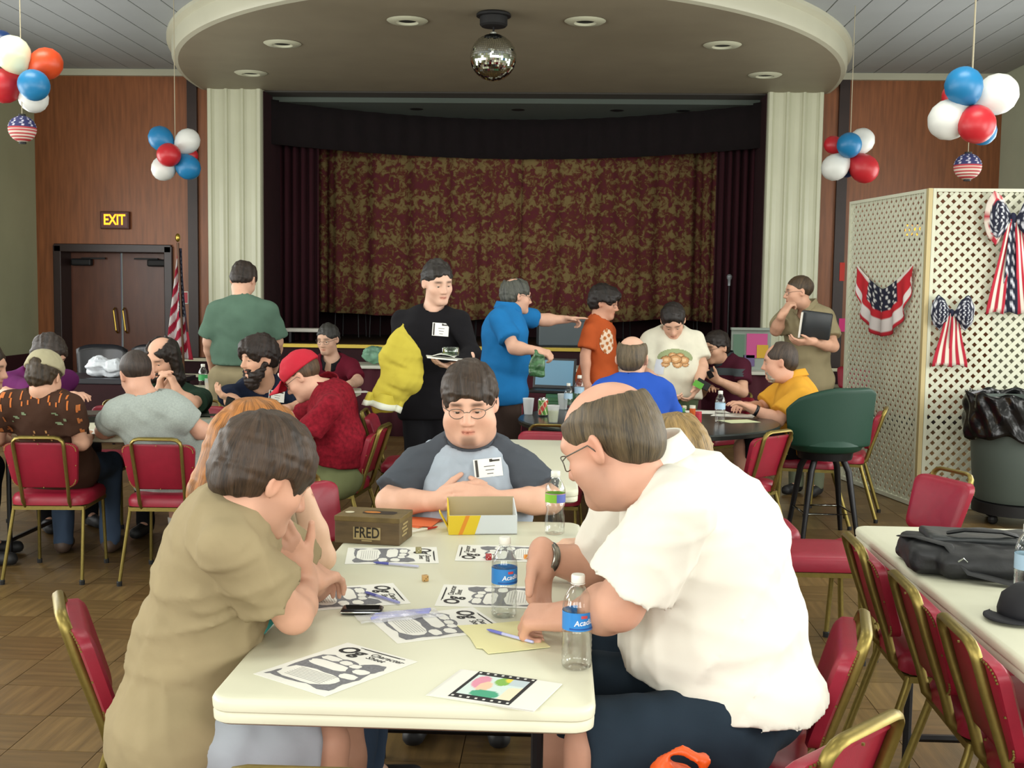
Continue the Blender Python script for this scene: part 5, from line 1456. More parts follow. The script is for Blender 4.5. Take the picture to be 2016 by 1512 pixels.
def fp(name, pts, mat, yy=y0):
    bm = bmesh.new(); bm.faces.new([bm.verts.new((x, yy, z)) for x, z in pts]); me = bpy.data.meshes.new(name); bm.to_mesh(me); bm.free(); return mesh_obj(name, me, mat, r)
fp('yellow_panel', [(-L_/2, 0), (-L_*.12, 0), (-L_*.03, Hh), (-L_/2, Hh)], yel_)
fp('orange_stripe', [(-L_*.36, 0), (-L_*.30, 0), (-L_*.19, Hh), (-L_*.25, Hh)], M('carton_orange', 'd98a20', .5), y0-.0004)
o = MB().box((0, .03, 0), (.004, .06, Hh)).obj('side_flap', yel_, r); o.location = (-L_/2-.012, -.02, Hh*.55); o.rotation_euler = (0, -.5, 0)

# water bottles
def film(name, tint, gl=.55):
    mt = bpy.data.materials.new(name); mt.use_nodes = True; nt = mt.node_tree; nt.nodes.clear(); N, L = nt.nodes.new, nt.links.new
    o = N('ShaderNodeOutputMaterial'); mx = N('ShaderNodeMixShader'); t = N('ShaderNodeBsdfTransparent'); g = N('ShaderNodeBsdfGlossy'); lw = N('ShaderNodeLayerWeight'); mu = N('ShaderNodeMath')
    t.inputs[0].default_value = hexc(tint); g.inputs['Roughness'].default_value = .06; lw.inputs[0].default_value = .35; mu.operation = 'MULTIPLY_ADD'; mu.inputs[1].default_value = gl; mu.inputs[2].default_value = .04
    L(lw.outputs['Facing'], mu.inputs[0]); L(mu.outputs[0], mx.inputs[0]); L(t.outputs[0], mx.inputs[1]); L(g.outputs[0], mx.inputs[2]); L(mx.outputs[0], o.inputs[0])
    return mt
clear = film('clear_plastic', 'f8faf9')
capm = M('bottle_cap', 'e2e2da', .4)
def bottle_at(p, lab, kind='blue', sc=1.0, empty_=False, turn=0, rot=None, group='water bottles'):
    r = empty('water_bottle', p, 0, lab, 'bottle', group)
    if rot: r.rotation_euler = rot
    prof = [(.012, .004), (.026, 0), (.031, .004), (.0325, .012)]
    for k in range(5): prof += [(.0325, .014+.012*k), (.0312, .020+.012*k)]
    prof += [(.0325, .078), (.0325, .082), (.0318, .084), (.0318, .126), (.0325, .130), (.0318, .138), (.028, .153), (.020, .168), (.0145, .176), (.0130, .181), (.0130, .186)]
    if empty_: prof = [(.012, .004), (.026, 0), (.031, .004), (.032, .03), (.0315, .055), (.028, .072), (.0275, .080), (.031, .094), (.0325, .10), (.0318, .102), (.0318, .132), (.0325, .135), (.030, .150), (.022, .166), (.0145, .176), (.013, .181), (.013, .186)]
    q = [(a*sc, b*sc) for a, b in prof]
    MB().lathe(q, 28).obj('bottle', clear, r, sm=1.2)
    MB().lathe([(.0142*sc, .184*sc), (.0148*sc, .186*sc), (.0148*sc, .199*sc), (.0135*sc, .2015*sc), (0, .2015*sc)], 20).obj('cap', capm, r, sm=.6)
    MB().lathe([(.0150*sc, .1815*sc), (.0158*sc, .1825*sc), (.0150*sc, .1835*sc)], 20, cap=False).obj('neck_ring', capm, r, sm=.6)
    z0, z1 = (.086, .125) if not empty_ else (.103, .131)
    lm_ = {'blue': '2f7fc8', 'green': '7fb83c', 'pale': 'a9c6dd', 'grn': '3f9f5c'}[kind]
    lb = MB().lathe([(.0326*sc, z0*sc), (.0326*sc, z1*sc)], 32, cap=False).obj('label', M('label_'+kind, lm_, .35), r, sm=1.2)
    def band(name, a0, a1, zz0, zz1, mat, rr=.0328):
        def fn(u, v): a = lerp(a0, a1, u); return (rr*sc*cos(a), rr*sc*sin(a), lerp(zz0, zz1, v)*sc)
        MB().grid(fn, 14, 1).obj(name, mat, lb, sm=0)
    if kind == 'blue':
        me = text_mesh('Acadia', .0165, shear=.15, bold=.0002); 
        for v in me.vertices:
            a = -pi/2+turn+(v.co.x)/.0330; z = .1045+v.co.y+.10*v.co.x; v.co = (.0332*sc*cos(a), .0332*sc*sin(a), z*sc)
        mesh_obj('lettering', me, M('label_text', 'e9eef2', .4), lb)
        band('red_mark', -pi/2+turn-.22, -pi/2+turn+.22, .1135, .1195, M('label_red', 'c04a50', .4), .0331)
        band('wave', -pi/2+turn-1.0, -pi/2+turn+1.0, .089, .0925, M('label_dark', '1d4f9a', .4), .0330)
    if kind == 'green':
        band('blue_panel', -pi/2+.15, -pi/2+1.6, .103, .131, M('label_violet', '5f6fb8', .4)); band('pink_line', -pi/2-1.4, -pi/2+1.6, .1295, .1315, M('label_pink', 'c08aa6', .4), .0331)
    return r
p = onz(1135, 1313, ZT); bottle_at((p[0], p[1], ZT), 'water bottle with blue label, nearest, by the table edge', turn=.45, sc=1.02)
p = onz(992, 1212, ZT); bottle_at((p[0], p[1], ZT), 'water bottle with blue label standing in the middle of the table', turn=.55)
p = onz(1092, 1050, ZT); bottle_at((p[0], p[1], ZT), 'empty bottle with green and violet label at the far end of table', 'green', 1.06, True)
p = onz(1417, 832, ZT); bottle_at((p[0], p[1], ZT+.001), 'water bottle with pale label on the round black table', 'pale')
p = onz(400, 772, ZT); bottle_at((p[0], p[1], ZT+.001), 'bottle with green label on table beyond the balding man', 'grn', 1.08)
p = onz(1140, 800, ZT); bottle_at((p[0], p[1], ZT+.001), 'tall clear bottle behind white polo man on the round table', 'pale', 1.1)
p = onz(1124, 806, ZT); bottle_at((p[0]-.02, p[1]-.05, ZT+.001), 'second clear bottle on the round table, left of the tall one', 'pale', .92)
p = onz(2016, 1185, ZT); bottle_at((p[0]+.005, p[1], ZT+.001), 'bottle half cut off by right picture edge beside the black bag', 'pale', 1.05)
p = onz(1231, 745, .755); bottle_at((p[0]-.05, 12.25, .753), 'small bottle on the skirted table behind the orange tee boy', 'pale', 1.2)

# cups and can on the round table
def cup(px, py, lab, drink=None, z=ZT+.001):
    p = onz(px, py, z); r = empty('plastic_cup', (p[0], p[1], z), 0, lab, 'cup', 'translucent plastic cups')
    MB().lathe([(.026, 0), (.028, .002), (.038, .105), (.0395, .107), (.0385, .109), (.037, .106), (.026, .004), (0, .004)], 24).obj('cup', M('cup_plastic', 'e6eaec', .3, alpha=.34), r, sm=.8)
    if drink: MB().lathe([(0, .006), (.026, .006), (.0335, .075), (0, .075)], 20).obj('drink', M('drink_'+drink, drink, .1, alpha=.9), r, sm=.6)
cup(1040, 816, 'empty translucent cup left of the drink can')
cup(1089, 832, 'translucent cup holding yellow green drink', 'b9c24c')
cup(1108, 806, 'empty translucent cup behind the yellow drink, near the bottles')
p = onz(403, 776, ZT); cup(412, 772, 'cup of orange juice on table beyond the balding man', 'd9a02e')
p = onz(1069, 820, ZT)
r = empty('drink_can', (p[0], p[1], ZT+.001), 0, 'green and red drink can on the round table', 'can')
me = MB().lathe([(.025, 0), (.031, .006), (.033, .012), (.033, .108), (.028, .118), (.0265, .121), (.0245, .119), (0, .118)], 40).mesh('can', .6)
mb_ = me
b = MB(); 
def canf(u, v): a = 2*pi*u; return (.0333*cos(a), .0333*sin(a), .012+.096*v)
sl = b.grid(canf, 48, 24).mesh('wrap')
cl = []
for v in sl.vertices:
    a = atan2(v.co.y, v.co.x)+pi/2; z = (v.co.z-.06)/.05
    col = '4f7f34'
    if abs(z-.9*a) < .45: col = 'b03a34'
    if abs(z-.9*a-.6) < .1 or (sin(a*7+z*5) > .86): col = 'c9c4a0'
    cl.append(hexc(col)[:3])
vcol(sl, np.array(cl)); smooth(sl)
mesh_obj('can', me, chrome, r); mesh_obj('wrap', sl, M('can_print', '808080', .3, attr='tone', metal=.3), r)
# pill bottles, papers, tokens on the round table
def jar(px, py, col, capc, h, lab):
    p = onz(px, py, ZT); r = empty('pill_bottle', (p[0], p[1], ZT+.001), 0, lab, 'bottle', 'small pill bottles')
    MB().lathe([(.019, 0), (.02, .003), (.02, h*.75), (.017, h*.8)], 20).obj('bottle', M('pill_'+col, col, .3), r, sm=.6)
    MB().lathe([(.0195, h*.78), (.0195, h), (0, h)], 20).obj('cap', M('pillcap_'+capc, capc, .4), r, sm=.6)
jar(1363, 824, 'c4571f', 'd8d4c4', .085, 'orange pill bottle with white cap on the round table'); jar(1375, 832, 'b03040', 'b03040', .07, 'small red bottle beside the orange pill bottle')
for px, py, w, h, a, lab in ((1392, 812, .30, .2, .1, 'white sheet lying on round table behind the pale water bottle'), (1445, 818, .28, .21, -.3, 'white sheet under the forearms of the man in yellow polo'), (1455, 830, .22, .16, .4, 'pale green sheet near the right edge of round table')):
    p = onz(px, py, ZT); o = MB().box((0, 0, .0015), (w, h, .0012)).obj('paper_sheet', M('paper_green', 'c9cfa6', .7) if 'green' in lab else paper); o.location = (p[0], p[1], ZT+.0006); o.rotation_euler = (0, 0, a); tag(o, lab, 'paper', 'papers on the round table')
for i, (px, py, c) in enumerate(((1338, 806, 'c0502c'), (1344, 811, '4f9a5a'), (1337, 815, '3f8fae'), (1347, 806, 'd9d2b8'))):
    p = onz(px, py, ZT); o = MB().lathe([(.016, 0), (.017, .004), (.017, .022), (.012, .026), (0, .027)], 14).obj('game_token', M('token_'+c, c, .4), sm=.6); o.location = (p[0], p[1], ZT+.001)
    tag(o, ('orange', 'green', 'blue', 'cream')[i]+' game token on the round table beside royal blue shirt', 'token', 'game tokens')
# laptop on the small green table
p = onz(1065, 772, .748)
r = empty('laptop', (p[0]+.07, p[1]+.02, .7465), -.12, 'open black laptop with blue grey screen on green edged table', 'laptop')
MB().box((0, 0, .012), (.36, .26, .024), bev=.005).obj('base', M('laptop_black', '141417', .35), r)
lid = MB().box((0, 0, 0), (.36, .012, .25), bev=.004).obj('lid', M('laptop_black', '141417', .35), r); lid.location = (.0, .135, .145); lid.rotation_euler = (-.16, 0, .0)
MB().box((0, -.0068, .004), (.32, .001, .205)).obj('screen', M('laptop_screen', '5f8ba6', .3, emit=.12), lid)
r.rotation_euler = (0, 0, -.28)

# left table clutter
def loose(px, py, w, h, rot, mat, lab, cat='paper', name='paper_sheet', t=.0012, z=0):
    p = onz(px, py, ZT); o = MB().box((0, 0, t/2), (w, h, t), bev=min(.002, t*.3)).obj(name, mat); o.location = (p[0], p[1], ZT+.0005+z); o.rotation_euler = (0, 0, rot); return tag(o, lab, cat)
loose(195, 850, .28, .2, .3, paper, 'white sheet on left table between brown tee and grey tee')
loose(180, 830, .12, .1, .5, M('phone_black', '101014', .15), 'black box lying on the left table beside grey tee man', 'box', 'small_box', .035)
loose(210, 838, .10, .08, -.2, M('paper_green', 'c9cfa6', .7), 'pale green card on the left table', 'card', 'card', .003)
loose(165, 818, .30, .22, .25, M('book_cover', '55504a', .5), 'grey book lying open on the left table', 'book', 'book', .02)
loose(430, 835, .34, .25, 0, M('tray_grey', '9aa59c', .4), 'grey plastic tray on left table by the red haired person', 'tray', 'tray', .012)
loose(565, 822, .2, .15, .2, paper, 'white sheet on left table under the bearded man forearm')
loose(420, 818, .24, .10, .1, M('blotter', '4a4d44', .6), 'dark folder on left table behind grey tray', 'folder', 'folder', .006)
loose(700, 772, .22, .16, .5, paper, 'white papers on the table of man in maroon shirt', 'paper')

# white plastic bag on the dark table
p = onz(176, 748, .742)
S = SDF((-.24, -.2, -.02), (.24, .2, .3), .009)
S.ell((-.07, 0, .085), (.10, .10, .085), k=0); S.ell((.07, 0, .075), (.10, .10, .08), k=.03); S.ell((-.06, 0, .14), (.06, .06, .05), k=.03); S.ell((.09, 0, .12), (.05, .05, .05), k=.03)
S.noise(.016, .07, 4); S.plane((0, 0, .0), (0, 0, -1)); me, _ = S.mesh('plastic_bag')
o = mesh_obj('plastic_bag', me, M('white_poly', 'd6dde6', .35, bump=.3, bs=30)); o.location = (p[0], p[1]+.36, .7405); tag(o, 'crumpled white plastic bag standing on the dark table at left', 'bag')

# laptop bag on the right table
bgm = M('black_nylon', '17181a', .55, bump=.1, bs=80); p = onz(1915, 1130, ZT)
r = empty('laptop_bag', (p[0]+.02, p[1]+.04, ZT), -.12, 'black soft laptop bag with strap lying on the right table', 'bag')
S = SDF((-.24, -.2, -.02), (.24, .2, .15), .007)
S.box((0, .02, .045), (.205, .135, .045), rad=.03, k=0); S.box((.03, -.10, .04), (.16, .05, .038), rad=.03, k=.01); S.noise(.006, .09, 8); S.plane((0, 0, .002), (0, 0, -1)); me, _ = S.mesh('body')
mesh_obj('body', me, bgm, r)
S = SDF((-.24, -.2, .02), (.26, .2, .17), .006)
S.box((.03, .05, .095), (.17, .085, .012), rad=.01, k=0); S.noise(.004, .12, 3); me, _ = S.mesh('flap'); mesh_obj('flap', me, M('black_nylon_flap', '26292a', .45), r)
MB().tube([(-.08, .0, .112), (-.04, -.03, .128), (.06, -.035, .128), (.11, -.005, .112)], .010, 8, flat=(1.4, .6)).obj('handle', bgm, r, sm=.8)
MB().tube([(-.20, .08, .08), (-.17, -.03, .10), (-.10, -.1, .095), (-.05, -.16, .03), (.05, -.185, .012), (.17, -.17, .014), (.2, -.1, .05)], .012, 8, flat=(1.5, .3)).obj('strap', bgm, r, sm=.8)
for x, y, z in ((-.185, -.03, .075), (-.07, -.155, .06)): MB().tube([(x-.012, y, z), (x, y-.008, z+.012), (x+.012, y, z)], .0025, 6).obj('buckle', chrome, r)
# dark cap at right edge
p = onz(2010, 1215, ZT)
r = empty('dark_cap', (p[0]+.03, p[1], ZT), .5, 'dark cap lying at the right picture edge on the table', 'cap')
MB().lathe([(.085, 0), (.087, .02), (.078, .055), (.05, .08), (0, .09)], 24).obj('crown', M('cap_black', '15151b', .7), r, sm=0)
o = MB().grid(lambda u, v: (-.07-.075*v*sin(pi*u)**.5, (u-.5)*.15, .006+.004*v), 16, 4).obj('brim', M('cap_black', '15151b', .7), r, sm=0); thicken(o, .004)
# orange bag on the near chair
S = SDF((-.16, -.14, -.02), (.16, .14, .40), .008)
S.ell((0, 0, .10), (.11, .09, .10), k=0); S.ell((-.02, 0, .18), (.07, .06, .08), k=.04)
S.cone((-.06, 0, .20), (-.035, 0, .285), .018, .011, k=.03); S.cone((-.035, 0, .285), (.0, 0, .302), .011, .010, k=.01); S.cone((0, 0, .302), (.045, 0, .275), .010, .011, k=.01); S.cone((.045, 0, .275), (.065, 0, .19), .011, .018, k=.02)
S.noise(.009, .06, 2); S.plane((0, 0, .003), (0, 0, -1)); me, _ = S.mesh('plastic_bag')
me.transform(Matrix.Diagonal((.85, .85, .66, 1)))
o = mesh_obj('plastic_bag', me, M('orange_poly', 'd8541a', .4, bump=.3, bs=40)); o.location = (.255, 2.19, .467); tag(o, 'orange plastic bag with looped handle at the bottom edge', 'bag')

# ================================================================== things held or worn
# wrist watch and red cap, cap
def sub_sdf(P, name, S, mat, parent=None):
    me, _ = S.mesh(name); me.transform(Matrix.Translation(-Vector(P.b0))); return mesh_obj(name, me, mat, parent or P.root)
def band_on(P, a, b, t, rad, name, mat, w=.02, flat_=1.0):
    a, b = np.asarray(a), np.asarray(b); c = lerp(a, b, t); d = nrm(b-a); x = nrm(np.cross(d, V(0, 0, 1))); y = np.cross(d, x)
    m_ = MB()
    def fn(u, v): q = 2*pi*u; return Vector(c+d*(v-.5)*w+(x*cos(q)+y*sin(q))*rad-P.b0)
    o = m_.grid(fn, 28, 1).obj(name, mat, P.root, sm=0); thicken(o, .004); return o, c, d
def baseball_cap(P, col, brim_dir=1, name='cap', strap=False, logo=None):
    S = SDF(P.hd-.24, P.hd+.26, .006); q = lambda x, y, z: P.hd+P.RH@(V(x, y, z)*P.hs)
    S.ell(q(0, -.012, .042), V(.096, .121, .104)*P.hs, P.RH, k=0); S.noise(.003, .06, 2)
    S.plane(q(0, 0, .030), P.RH@V(0, .16*brim_dir*0-.10, -1))
    if strap: S.ell(q(0, -.135, .055), V(.036, .06, .022)*P.hs, P.RH, '-', .006)
    o = sub_sdf(P, name, S, M('cap_'+col, col, .8, bump=.05, bs=150))
    def br(u, v):
        a = lerp(-1.15, 1.15, u); y = brim_dir
        return Vector(q(sin(a)*(.085-.006*v), y*(.08+.025*cos(a)+.108*v*cos(a)**.8), .040-.022*v-.028*(sin(a)**2)*v)-P.b0)
    if not strap:
        b = MB().grid(br, 20, 6).obj('brim', M('cap_'+col, col, .8), o, sm=0); thicken(b, .005)
    if logo:
        b = MB().ball(Vector(q(0, .104, .075)-P.b0), (.02, .008, .018), 10, Matrix(P.RH.tolist())).obj('emblem', M('white_paint', 'd8d5cc', .5), o, sm=0)
    return o
baseball_cap(redc, 'b0142c', logo=True)
baseball_cap(cap, '9c967a', strap=True)
o, c, d = band_on(big, W(1190, 1120, 3.00), W(1066, 1096, 2.86), .93, .040, 'watch_strap', M('watch_steel', '8d8a80', .25, metal=.9), .022)
band_on(yel, W(1530, 828, 7.55), W(1484, 806, 7.55), .9, .036, 'watch_strap', M('black_leather', '16161d', .25), .02)

# yellow pillow under the arm of the man in black
def wp(x, y, D=6.5): return W(x, y, D)
c0 = wp(790, 740)
S = SDF(c0-V(.24, .2, .36), c0+V(.24, .2, .38), .008)
for (x0, y0, r0, x1, y1, r1) in ((793, 640, .006, 786, 675, .06), (786, 675, .065, 782, 700, .095), (768, 705, .06, 778, 735, .085), (800, 700, .085, 806, 748, .085), (765, 760, .065, 790, 752, .085), (752, 775, .055, 780, 775, .07), (742, 800, .035, 775, 795, .05)):
    S.cone(wp(x0, y0), wp(x1, y1), r0, r1, k=.035)
S.cone(wp(796, 716, 6.36), wp(816, 732, 6.38), .010, .006, '-', .02); S.cone(wp(796, 716, 6.36), wp(770, 740, 6.38), .012, .004, '-', .02); S.cone(wp(740, 768, 6.4), wp(790, 775, 6.4), .008, .012, '-', .02)
S.noise(.008, .09, 6)
me, _ = S.mesh('case'); r = empty('pillow', c0, 0, 'yellow pillow tucked under the arm of the man in black', 'pillow'); me.transform(Matrix.Translation(-Vector(c0)))
mesh_obj('case', me, cloth('yellow_cotton', 'b5a740', bump=.2), r)
A_, B_, C_, D_ = wp(728, 772, 6.46), wp(795, 782, 6.46), wp(784, 812, 6.44), wp(716, 797, 6.44)
def hemf(u, v): return Vector(lerp(lerp(A_, B_, u), lerp(D_, C_, u), v)-c0)+Vector((0, .03*sin(u*9), 0))
o = MB().grid(hemf, 20, 4).obj('open_end', cloth('yellow_cotton', 'c9b92e'), r, sm=0); thicken(o, .03)
def hem2(u, v): return Vector(lerp(lerp(A_, B_, u), lerp(D_, C_, u), .62+.40*v)-c0)+Vector((0, .03*sin(u*9)-.004, 0))
o = MB().grid(hem2, 20, 2).obj('hem', cloth('white_cotton', 'cfd2c4'), r, sm=0); thicken(o, .036)
# white board with jar
p = W(883, 706, 6.52)
r = empty('white_board', p, 0, 'white paper pad carried flat on the palm of the man in black', 'pad')
o = MB().box((0, 0, 0), (.25, .20, .006), rot=(0, .09, .15)).obj('pad', paper, r)
o = MB().grid(lambda u, v: (-.10+.14*u, -.08+.16*v, .012+.016*sin(pi*u)), 10, 2).obj('loose_page', paper, r, sm=0); thicken(o, .001)
p2 = W(887, 694, 6.50)
r = empty('glass_jar', (p2[0], p2[1], p2[2]-.016), 0, 'short clear glass jar standing on the white pad', 'jar')
MB().lathe([(.048, 0), (.05, .004), (.05, .042), (.047, .046), (.045, .042), (.045, .005), (0, .005)], 28).obj('jar', film('jar_glass', 'cdd8ca', .7), r, sm=.8)
# binder
p = W(1606, 640, 8.50)
r = empty('binder', p, 0, 'black zip binder held against the chest of the man in khaki', 'binder')
rot = Euler((.1, .12, -.35))
MB().box((0, 0, 0), (.225, .05, .20), rot=rot, bev=.012).obj('cover', M('binder_black', '23272a', .35), r, sm=.6)
MB().box((-.115, -.018, 0), (.012, .03, .19), rot=rot).obj('page_edges', M('white_paint', 'd8d5cc', .5), r)
# phones, card, snack bag
p = W(452, 796, 6.78); o = MB().box((0, 0, 0), (.05, .02, .09), rot=(.3, .3, 0), bev=.005).obj('mobile_phone', M('phone_black', '101014', .15)); o.location = p; tag(o, 'black phone in the hand of the bearded man in navy', 'phone')
p = W(1398, 737, 8.36); o = MB().box((0, 0, 0), (.04, .012, .06), rot=(.2, -.5, 0), bev=.004).obj('mobile_phone', M('phone_black', '101014', .15)); o.location = p; tag(o, 'phone held by the man in maroon polo', 'phone')
p = W(1384, 757, 8.17); r = empty('card_wallet', p, 0, 'black wallet with green card held by person in white tee', 'wallet')
MB().box((0, 0, 0), (.10, .02, .06), rot=(0, .5, 0), bev=.005).obj('wallet', black, r); MB().box((-.035, -.013, .0), (.07, .006, .045), rot=(0, .5, 0)).obj('card', M('card_green', '55a02c', .4), r)
p = W(1057, 715, 7.72)
S = SDF((-.09, -.06, -.14), (.09, .06, .12), .007); S.box((0, 0, -.02), (.05, .022, .075), rad=.02, k=0); S.cone((0, 0, .05), (-.01, 0, .085), .02, .012, k=.03); S.noise(.010, .06, 3); me, _ = S.mesh('snack_bag')
o = mesh_obj('snack_bag', me, M('snack_foil', '47704a', .3, var=.7, vs=30)); o.location = p; tag(o, 'green and white snack bag in the hand of blue polo man', 'bag')
# green and white cloth on the table by the stage
p = onz(735, 717, .76)
S = SDF((-.2, -.16, -.02), (.2, .16, .26), .010); S.ell((0, 0, .10), (.13, .1, .10), k=0); S.noise(.014, .09, 9); S.plane((0, 0, .002), (0, 0, -1)); me, _ = S.mesh('gift_bag')
o = mesh_obj('gift_bag', me, M('gift_paper', '7fae94', .5, var=.6, vs=9)); o.location = (p[0], 12.2, .7535); tag(o, 'green and white crumpled bag on the skirted table by stage', 'bag')

# ================================================================== hung from the ceiling
BAL = {'r': M('balloon_red', 'b8262f', .38), 'b': M('balloon_blue', '1f74a8', .38), 'w': M('balloon_white', 'd9dbd8', .38), 'o': M('balloon_orange', 'cf4a22', .38), 'c': M('balloon_cream', 'e8eac8', .25), 'n': M('balloon_navy', '16305e', .3)}
strm = M('string', 'a8a088', .8)
def cluster(cx, cy, D, items, lab, top):
    c = W(cx, cy, D); r = empty('balloon_cluster', c, 0, lab, 'balloons', 'balloon clusters')
    for (px, py, rad, k, dd) in items:
        p = W(px, py, D+dd); R = rad*D/F; d = nrm(c-p) if np.linalg.norm(c-p) > .01 else V(0, 0, -1)
        prof = [(0, -1.02), (.35, -.95), (.7, -.72), (.93, -.35), (1.0, .02), (.93, .42), (.74, .82), (.45, 1.15), (.18, 1.36), (.05, 1.44), (.08, 1.51), (0, 1.51)]
        me = MB().lathe([(a*R, z*R) for a, z in prof], 24).mesh('balloon', 0)
        o = mesh_obj('balloon', me, BAL[k], r); o.location = p-c; o.rotation_euler = Vector(d).to_track_quat('Z', 'Y').to_euler()
    MB().tube([(0, 0, 0), (0, 0, ZC-.013-c[2])], .0035, 6).obj('string', strm, r)
    return r, c
def lantern(p, R, lab, top):
    r = empty('paper_lantern', p, 0, lab, 'lantern', 'stars and stripes paper lanterns')
    def fn(u, v): a = 2*pi*u; q = (v-.5)*pi*.92; rr = R*cos(q)*(1+.02*cos(v*2*pi*14)); return (rr*cos(a), rr*sin(a), R*.98*sin(q))
    me = MB().grid(fn, 72, 44).mesh('shade', 0); cl = []
    for v in me.vertices:
        z = v.co.z/R; a = atan2(v.co.y, v.co.x)
        if z > .08:
            s_ = sin(a*9+(2 if int(z*7) % 2 else 0))*sin(z*21); col = 'c9c6d6' if s_ > .62 else '2a2d5c'
        else: col = 'a8353c' if int((z+1)*9) % 2 else 'cdbfb4'
        cl.append(hexc(col)[:3])
    vcol(me, np.array(cl)); mesh_obj('shade', me, M('lantern_paper', '808080', .7, attr='tone'), r)
    for s in (1, -1): MB().lathe([(R*.26, -.012), (R*.26, .012)], 16, (0, 0, s*R*.96)).obj('rim', black, r)
    MB().tube([(0, 0, R*.96), (0, 0, top-p[2])], .003, 6).obj('string', strm, r)
_, c = cluster(42, 145, 8.0, ((25, 105, 34, 'c', -.10), (92, 125, 31, 'o', 0), (8, 170, 33, 'r', -.02), (67, 168, 30, 'b', -.16), (66, 193, 29, 'w', .06), (2, 85, 26, 'n', .1)), 'balloon cluster at the top left corner above a lantern', 0)
p = W(44, 254, 8.0); lantern(p, .094, 'star and stripe paper lantern hanging below the left balloons', c[2])
cluster(345, 304, 10.5, ((316, 272, 24, 'b', 0), (370, 277, 24, 'w', .03), (332, 305, 23, 'r', -.15), (322, 332, 24, 'w', 0), (371, 330, 24, 'b', 0), (374, 306, 16, 'r', .15)), 'balloon cluster left of stage, in front of white column edge', 0)
cluster(1673, 306, 10.5, ((1640, 285, 18, 'r', .1), (1672, 285, 24, 'b', -.15), (1697, 277, 25, 'w', .05), (1643, 330, 26, 'w', 0), (1702, 333, 28, 'r', 0), (1667, 332, 18, 'n', .14)), 'balloon cluster right of stage above the lattice screen', 0)
_, c = cluster(1912, 212, 8.0, ((1897, 168, 36, 'b', -.12), (1964, 185, 40, 'w', 0), (1868, 236, 40, 'w', 0), (1923, 246, 36, 'r', -.13), (1934, 258, 28, 'b', .08), (1882, 190, 28, 'r', .14)), 'balloon cluster at the top right corner above a lantern', 0)
p = W(1905, 328, 9.0); lantern(p, .105, 'star and stripe paper lantern hanging behind lattice screen at right', ZC-.013)
# mirror ball
mp_ = onz(972, 26, ZS); rad = .2; pc = W(970, 121, mp_[1]*cos(YAW)/1.0)
r = empty('mirror_ball', (mp_[0], mp_[1], ZS), 0, 'mirror ball hanging from a black motor under the canopy', 'mirror ball')
zc_ = pc[2]-ZS
MB().lathe([(.14, -.002), (.15, -.012), (.15, -.03), (.12, -.035), (.12, -.10), (.105, -.115), (0, -.117)], 24).obj('motor', black, r, sm=.5)
MB().tube([(0, 0, -.115), (0, 0, zc_+rad)], .008, 8).obj('rod', legm, r)
MB().lathe([(.03, zc_+rad-.012), (.03, zc_+rad+.012)], 14).obj('hanger', chrome, r)
MB().ball((0, 0, zc_), rad-.004, 28).obj('core', M('ball_core', '3a3d3a', .5), r, sm=0)
b = MB(); rg = random.Random(9); ts = .019
for i in range(1, 33):
    th = pi*i/33; n_ = max(3, int(2*pi*rad*sin(th)/ts))
    for j in range(n_):
        ph = 2*pi*(j+.3*i)/n_; n = Vector((sin(th)*cos(ph), sin(th)*sin(ph), cos(th)))
        n2 = (n+Vector((rg.gauss(0, .03), rg.gauss(0, .03), rg.gauss(0, .03)))).normalized()
        x = n2.cross(Vector((0, 0, 1))).normalized(); y = n2.cross(x); p = n*rad+Vector((0, 0, zc_)); s = ts*.46
        b.bm.faces.new([b.bm.verts.new(p+x*s*q+y*s*w_) for q, w_ in ((-1, -1), (1, -1), (1, 1), (-1, 1))])
o = mesh_obj('mirror_tiles', b.mesh('mirror_tiles'), M('mirror', 'dfe3dc', .04, metal=1), r); o['kind'] = 'stuff'

# ================================================================== decorations on the lattice
FB = M('bunting_cloth', '808080', .85, attr='tone')
LA, LB = V(2.42, 9.75, 0), V(LC[0], LC[1], 0); lx = nrm(LB-LA); ln = np.cross(lx, V(0, 0, 1)); ln = ln if ln@(CAM-LA) > 0 else -ln
def onlat(px, py, off=.02, A=LA, n=None):
    n = ln if n is None else n; v = fw+(px-1008)/F*rt+(756-py)/F*up; return CAM+v*(((A+n*off-CAM)@n)/(v@n))
def star(u, v, f=9): return sin(u*f*pi+(1.5 if int(v*f) % 2 else 0))*sin(v*f*pi) > .45
aL, aR, aB, aM = onlat(1690, 522), onlat(1801, 520), onlat(1735, 652), onlat(1742, 560)
c = (aL+aR)/2; r = empty('bunting_swag', c, 0, 'star and stripe bunting swag pinned on left face of lattice', 'bunting')
def sw(u, v):
    t = 2*u-1; top = lerp(aL, aR, u)-V(0, 0, 1)*(.19*(1-abs(t)**1.3)); a = pi*(.06+.88*u)
    cx = (aL+aR)/2; w = np.linalg.norm(aR-aL)/2; bot = cx+lx*(-cos(a)*w*.98)*(1 if t < 0 else .98)-V(0, 0, 1)*(.56*sin(a)**.8)
    p = lerp(top, bot, v)+ln*(.012+.02*sin(u*38)*v)
    return Vector(p-c)
nu, nv = 72, 30; me = MB().grid(sw, nu, nv).mesh('cloth', 0); G = np.array([Vector(sw(i/nu, j/nv)) for i in range(nu+1) for j in range(nv+1)])
cl = []
from mathutils.kdtree import KDTree
kd = KDTree(len(G)); [kd.insert(Vector(g), i) for i, g in enumerate(G)]; kd.balance()
